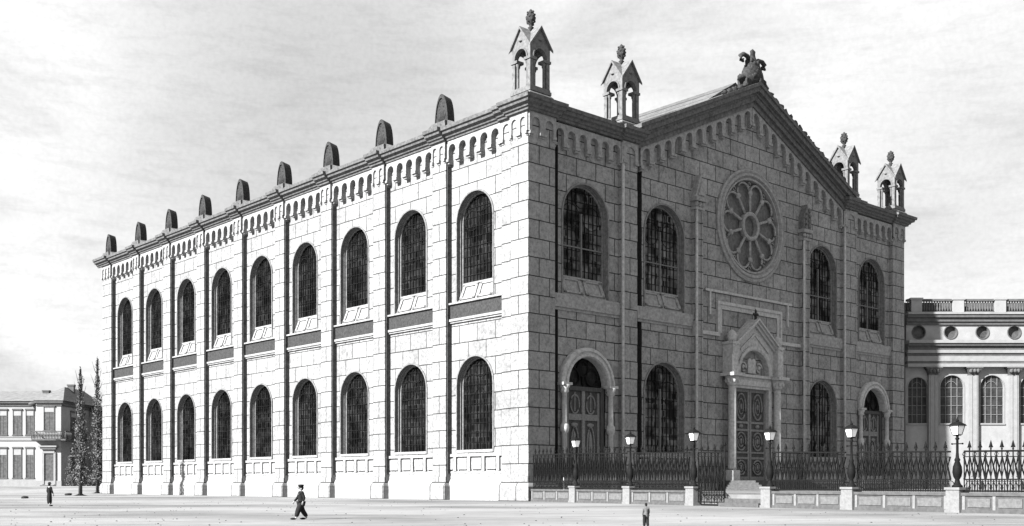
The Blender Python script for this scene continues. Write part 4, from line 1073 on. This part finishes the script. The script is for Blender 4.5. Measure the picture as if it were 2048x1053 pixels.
m = MB(); m.tbox(TH, hx(85), hx(89), -.05, .25, hz(969), hz(905)); m.tbox(TH, hx(108), hx(112), -.05, .25, hz(969), hz(905)); m.tbox(TH, hx(87), hx(110), -.05, .3, hz(907), hz(899)); m.tbox(TH, hx(83), hx(114), -.05, .7, hz(899), hz(895)); m.tbox(TH, hx(80), hx(117), -.05, 1.0, hz(895), hz(892)); m.build('door_surround', M_pale2, dr)
m = MB(); m.tbox(TH, hx(86), hx(112), 0, 1.4, .9, hz(971)); m.tbox(TH, hx(84), hx(114), 0, 2.0, .8, hz(974)); m.build('doorstep', M_bandd, dr)
m = MB(); m.tbox(TH, hx(70), .6, 0, 1.6, hz(882), hz(879)); m.box(-.3, 1.5, -1.6, 9, hz(882), hz(879)); m.tbox(TH, hx(70), .6, 1.45, 1.6, hz(865), hz(863)); m.tbox(TH, hx(70), hx(70) + .15, 0, 1.6, hz(865), hz(863)); m.box(1.35, 1.5, -1.6, 9, hz(865), hz(863))
bl = m.build('balcony', M_bandd, HS)
m = MB(); u = hx(70)
while u < .6: m.lathe([(.06, 0), (.12, .5), (.06, 1.3)], (u, -1.52, hz(879)), 6); m.tube([(u, -1.52, hz(878)), (u + .28, -1.52, hz(865))], .04, 4); u += .28
y = -1.5
while y < 9: m.lathe([(.06, 0), (.12, .5), (.06, 1.3)], (1.42, y, hz(879)), 6); y += .3
m.build('balustrade', M_bandd, bl)
m = MB(); m.tube([(hx(72) - .1, 1.3, hz(824)), (hx(72) - 1.3, .6, hz(808))], .12, 5); m.lump((hx(72) - 1.0, .7, hz(807)), (.8, .4, .35), 2); m.build('bracket', M_bandd, HS)

# ------------------------------------------------------------------ trees and shrubs
def leaves(mb, rn, c, rx, h0, h1, n, size, shape):
    for _ in range(n):
        t = rn.random(); z = h0 + (h1 - h0) * t; r = rx * shape(t) * (0.35 + .75 * rn.random()) * (0.8 + .35 * math.sin(z * 2.1 + 3 * rn.random()))
        a = rn.random() * 2 * math.pi; p = Vector((c[0] + r * math.cos(a), c[1] + r * math.sin(a), z + rn.uniform(-.2, .2)))
        u = Vector((rn.uniform(-1, 1), rn.uniform(-1, 1), rn.uniform(-.2, 1.4))).normalized(); v = u.cross(Vector((rn.uniform(-1, 1), rn.uniform(-1, 1), rn.uniform(-1, 1)))).normalized()
        s = size * rn.uniform(.6, 1.4)
        mb.add([p - v * s * .5, p + u * s, p + v * s * .5, p - u * s * .6], [(0, 1, 2, 3)])
def poplar(loc, H, rx, label, seed, h0=1.6, bare=0):
    rn = random.Random(seed); root = empty('poplar_tree', loc); tag(root, label, 'tree')
    m = MB(); m.tube([(0, 0, -.1), (.05, 0, H * .3), (-.05, .03, H * .6), (0, 0, H * .97)], [.26, .2, .12, .03], 7)
    for s in (-1, 1): m.tube([(0, 0, .25), (s * .5, .1, .05), (s * 1.1, .1, -.05)], [.16, .1, .05], 5)
    for i in range(26):
        z = 2.2 + i * (H - 4) / 26; a = i * 2.4; r = rx * .7
        m.tube([(0, 0, z), (r * .5 * math.cos(a), r * .5 * math.sin(a), z + .8), (r * math.cos(a), r * math.sin(a), z + 2.2)], [.06, .045, .015], 4)
    m.build('trunk', M_bark, root)
    m = MB(); leaves(m, rn, (0, 0), rx, h0, H, 2600, .17, lambda t: (math.sin(math.pi * min(1, (t * .93 + .07)) ** .62) ** .8) * (1.05 - .55 * t))
    leaves(m, rn, (0, 0), rx * 0.45, H * .9, H * 1.02, 130, .12, lambda t: 1 - t * .9)
    m.build('crown', M_leaf, root, recalc=False)
    return root
poplar((-13.6, 72.2, 0), 16.6, 1.15, 'slim dark poplar with flared roots standing clear in front of the white house', 3)
poplar((0.3, 101.8, 0), 21.4, 1.5, 'taller dark poplar pressed against the far end of the long stone building', 5)
def shrub(loc, r, h, label, seed):
    rn = random.Random(seed); root = empty('shrub', loc); tag(root, label, 'shrub')
    m = MB()
    for i in range(6): a = i * 1.05; m.tube([(0, 0, 0), (r * .4 * math.cos(a), r * .4 * math.sin(a), h * .5), (r * .7 * math.cos(a), r * .7 * math.sin(a), h * .9)], [.06, .04, .015], 4)
    m.build('stems', M_bark, root)
    m = MB(); leaves(m, rn, (0, 0), r, .1, h, 900, .17, lambda t: math.sqrt(max(.05, 1 - (t - .3) ** 2 * 1.8))); m.build('crown', M_leaf, root, recalc=False)
for (px, Z, r, h, lb) in ((148, 203, 1.5, 2.6, 'low dark shrub between the slim poplar and the house side wall'), (186, 204, 1.6, 2.3, 'low dark shrub at the foot of the house just left of the taller poplar'), (141, 203.5, 0.9, 5.6, 'tall narrow pale shrub climbing beside the balcony corner of the house')):
    shrub(view_pt(px, Z, 1.1), r, h, lb, px)
# stones lying on the open ground
for (px, Z, s, lb) in ((50, 120, .42, 'small dark stone on the open ground at far left'), (137, 150, .5, 'small dark stone just left of the slim poplar roots')):
    m = MB(); m.lump((0, 0, s * .25), (s, s * .7, s * .4), px, 9, 6, .2); tag(m.build('stone', M_wea, loc=view_pt(px, Z, 0)), lb, 'stone')

m = MB(); rg = random.Random(11)
for i in range(500):
    Z = 38 + 85 * rg.random() ** 1.5; px = rg.uniform(0, 2048); p = view_pt(px, Z)
    if p.x > -1.5 or (p.y < 2 and p.x > -11): continue
    sz = rg.uniform(.02, .055); m.lump((p.x, p.y, sz * .2), (sz, sz * .8, sz * .6), i, 5, 3, .25)
tag(m.build('gravel', M_curb, recalc=False), 'scattered small dark pebbles on the pale open ground', 'gravel', kind='stuff')
# ------------------------------------------------------------------ people
def skinned(name, mat, chains, parent, lvl=1):
    """chains: list of [(point, radius), ...]; a chain may begin on a point already used, which joins it"""
    vs, rs, es = [], [], []
    def idx(p, r):
        for i, q in enumerate(vs):
            if (Vector(q) - Vector(p)).length < 1e-4: return i
        vs.append(tuple(p)); rs.append(r); return len(vs) - 1
    for ch in chains:
        pr = None
        for p, r in ch:
            i = idx(p, r)
            if pr is not None and pr != i: es.append((pr, i))
            pr = i
    me = bpy.data.meshes.new(name); me.from_pydata(vs, es, []); me.update()
    o = bpy.data.objects.new(name, me); COL.objects.link(o)
    sk = o.modifiers.new('skin', 'SKIN'); sk.use_smooth_shade = True
    sv = me.skin_vertices
    if not sv: 
        bm = bmesh.new(); bm.from_mesh(me); bm.verts.layers.skin.verify(); bm.to_mesh(me); bm.free(); sv = me.skin_vertices
    for i, r in enumerate(rs):
        rr = r if isinstance(r, tuple) else (r, r)
        sv[0].data[i].radius = rr
    sv[0].data[0].use_root = True
    ss = o.modifiers.new('sub', 'SUBSURF'); ss.levels = lvl; ss.render_levels = lvl
    dg = bpy.context.evaluated_depsgraph_get(); ev = o.evaluated_get(dg); nm = bpy.data.meshes.new_from_object(ev)
    o.modifiers.clear(); o.data = nm; nm.name = name
    nm.materials.clear(); nm.materials.append(mat)
    for p in nm.polygons: p.use_smooth = True
    if parent: o.parent = parent
    return o
def person(loc, rz, H, label, stride=.25, robe=False, coat=M_coat, trou=M_trou, cap='peaked', arm=.15, kid=False, skin=M_skin, bulge=1.0):
    k = H / 1.75; root = empty('person', loc, rz); tag(root, label, 'person')
    # figure faces local -y ; x is its left/right
    def V(x, y, z): return (x * k, y * k, z * k)
    pel = V(0, 0, .93); ch = V(0, -.01, 1.28); nk = V(0, 0, 1.49); hd = V(0, -.02, 1.60)
    ch_ = [[(pel, .13 * k), (V(0, 0, 1.1), .12 * k), (ch, .14 * k), (V(0, 0, 1.42), .10 * k), (nk, .055 * k), (V(0, -.01, 1.55), .06 * k), (V(0, -.015, 1.63), .085 * k), (V(0, -.01, 1.70), .08 * k)]]
    hands = []
    legs = []
    for s in (-1, 1):
        fy = -stride * s; kn = V(s * .10, fy * .45 - .04, .50); an = V(s * .10, fy + (.05 if s < 0 else 0), .09)
        leg = [(pel, .13 * k), (V(s * .09, 0, .86), .095 * k), (kn, .062 * k), (an, .042 * k), (V(s * .11, fy - .10, .035), .04 * k), (V(s * .115, fy - .2, .03), .032 * k)]
        ch_.append(leg); legs.append(leg)
        sh = V(s * .18, 0, 1.41); el = V(s * .24, arm * s * .6, 1.14); wr = V(s * .22, arm * s - .12, .92)
        ar = [(V(0, 0, 1.42), .10 * k), (sh, .06 * k), (el, .045 * k), (wr, .03 * k)]; ch_.append(ar); hands.append((s, wr, ar))
        w_ = Vector(wr); palm = w_ + Vector((0, -.02, -.08)) * k
        ch_.append([(wr, .03 * k), (tuple(palm), .03 * k)])
        for q in range(4):
            b = palm + Vector((0, (-.028 + q * .019), -.01)) * k; L = (.075, .085, .08, .062)[q] * k
            ch_.append([(tuple(palm), .03 * k), (tuple(b), .010 * k), (tuple(b + Vector((-s * .008, -.004, -L * .55 / k)) * k), .009 * k), (tuple(b + Vector((-s * .02, -.008, -L / k)) * k), .007 * k)])
        tb = w_ + Vector((0, -.045, -.04)) * k
        ch_.append([(wr, .03 * k), (tuple(tb), .011 * k), (tuple(tb + Vector((-s * .01, -.012, -.045)) * k), .008 * k)])
    skinned('body', skin, ch_, root, 1)
    m = MB(); m.lump(V(0, -.108, 1.625), (.014 * k, .022 * k, .022 * k), 1, 6, 5, 0)     # nose
    for s in (-1, 1): m.lump(V(s * .093, 0, 1.62), (.012 * k, .022 * k, .032 * k), 2, 6, 5, 0)
    m.build('face', skin, root)
    m = MB()
    for s in (-1, 1): m.lump(V(s * .032, -.098, 1.65), (.012 * k, .008 * k, .008 * k), 1, 6, 5, 0)
    m.lump(V(0, -.1, 1.585), (.024 * k, .008 * k, .006 * k), 1, 6, 5, 0); m.build('eyes_and_mouth', M_coat, root)
    m = MB(); m.lump(V(0, .02, 1.685), (.098 * k, .1 * k, .088 * k), 3, 10, 7, .04); m.lump(V(0, .055, 1.62), (.085 * k, .06 * k, .08 * k), 3, 8, 6, .05); m.build('hair', M_coat, root)
    if cap == 'peaked':
        m = MB(); m.lathe([(.105 * k, 0), (.115 * k, .05 * k), (.135 * k, .09 * k), (.12 * k, .13 * k), (.02 * k, .145 * k)], V(0, .0, 1.70), 12)
        m.prism([V(-.08, -.08, 1.70), V(.08, -.08, 1.70), V(.05, -.2, 1.675), V(-.05, -.2, 1.675)], [V(-.08, -.08, 1.72), V(.08, -.08, 1.72), V(.05, -.2, 1.69), V(-.05, -.2, 1.69)])
        m.build('cap', M_coat, root)
    if cap == 'hat':
        m = MB(); m.lathe([(.16 * k, 0), (.16 * k, .015 * k), (.105 * k, .03 * k), (.10 * k, .12 * k), (.03 * k, .14 * k)], V(0, 0, 1.70), 12); m.build('hat', M_coat, root)
    b = bulge
    cc_ = [[(V(0, 0, .90), (.19 * k * b, .16 * k * b)), (V(0, 0, 1.08), (.165 * k, .14 * k)), (V(0, 0, 1.28), (.185 * k, .15 * k)), (V(0, 0, 1.42), .115 * k), (V(0, .01, 1.49), .075 * k)]]
    cc_[0].insert(0, (V(0, .02, .72), (.22 * k * b, .19 * k * b)))
    for s, wr, ar in hands: cc_.append([(V(0, 0, 1.42), .115 * k), (ar[1][0], .082 * k), (ar[2][0], .066 * k), (tuple((Vector(ar[2][0]) * .12 + Vector(wr) * .88)), .05 * k)])
    if robe: cc_[0] = [(V(0, 0, .10), (.20 * k, .18 * k)), (V(0, 0, .45), (.20 * k, .18 * k))] + cc_[0]
    skinned('coat', coat, cc_, root, 1)
    if not robe:
        tt = []
        for L in legs: tt.append([(pel, .16 * k), (L[1][0], .145 * k), (L[2][0], .13 * k), (tuple(Vector(L[3][0]) + Vector((0, 0, .03 * k))), .10 * k)])
        skinned('trousers', trou, tt, root, 1)
    m = MB()
    for L in legs: a = L[4][0]; m.lump((a[0], a[1] - .03 * k, .05 * k), (.055 * k, .14 * k, .055 * k), 1, 8, 6, .02)
    m.build('boots', M_coat, root)
    return root
gL = math.atan2(-FX, FY)
# walking man heads towards picture left
person(view_pt(602, 50.2), VIEWROT - R(90) + R(25), 1.52, 'man in peaked cap, dark jacket and wide dark trousers striding across the open ground', stride=.24, bulge=1.15).scale = (1.2, 1.2, 1)
person(view_pt(99, 79.3), VIEWROT + R(150), 1.66, 'distant figure in long dark coat standing on the ground before the white house', robe=True, cap='hat', arm=.05, stride=.05)
person(view_pt(1292, 40.5), VIEWROT + R(190), 0.92, 'child in grey smock and dark cap seen from behind at the bottom edge', coat=M_grey, cap='none', arm=.06, stride=.08, skin=M_grey)
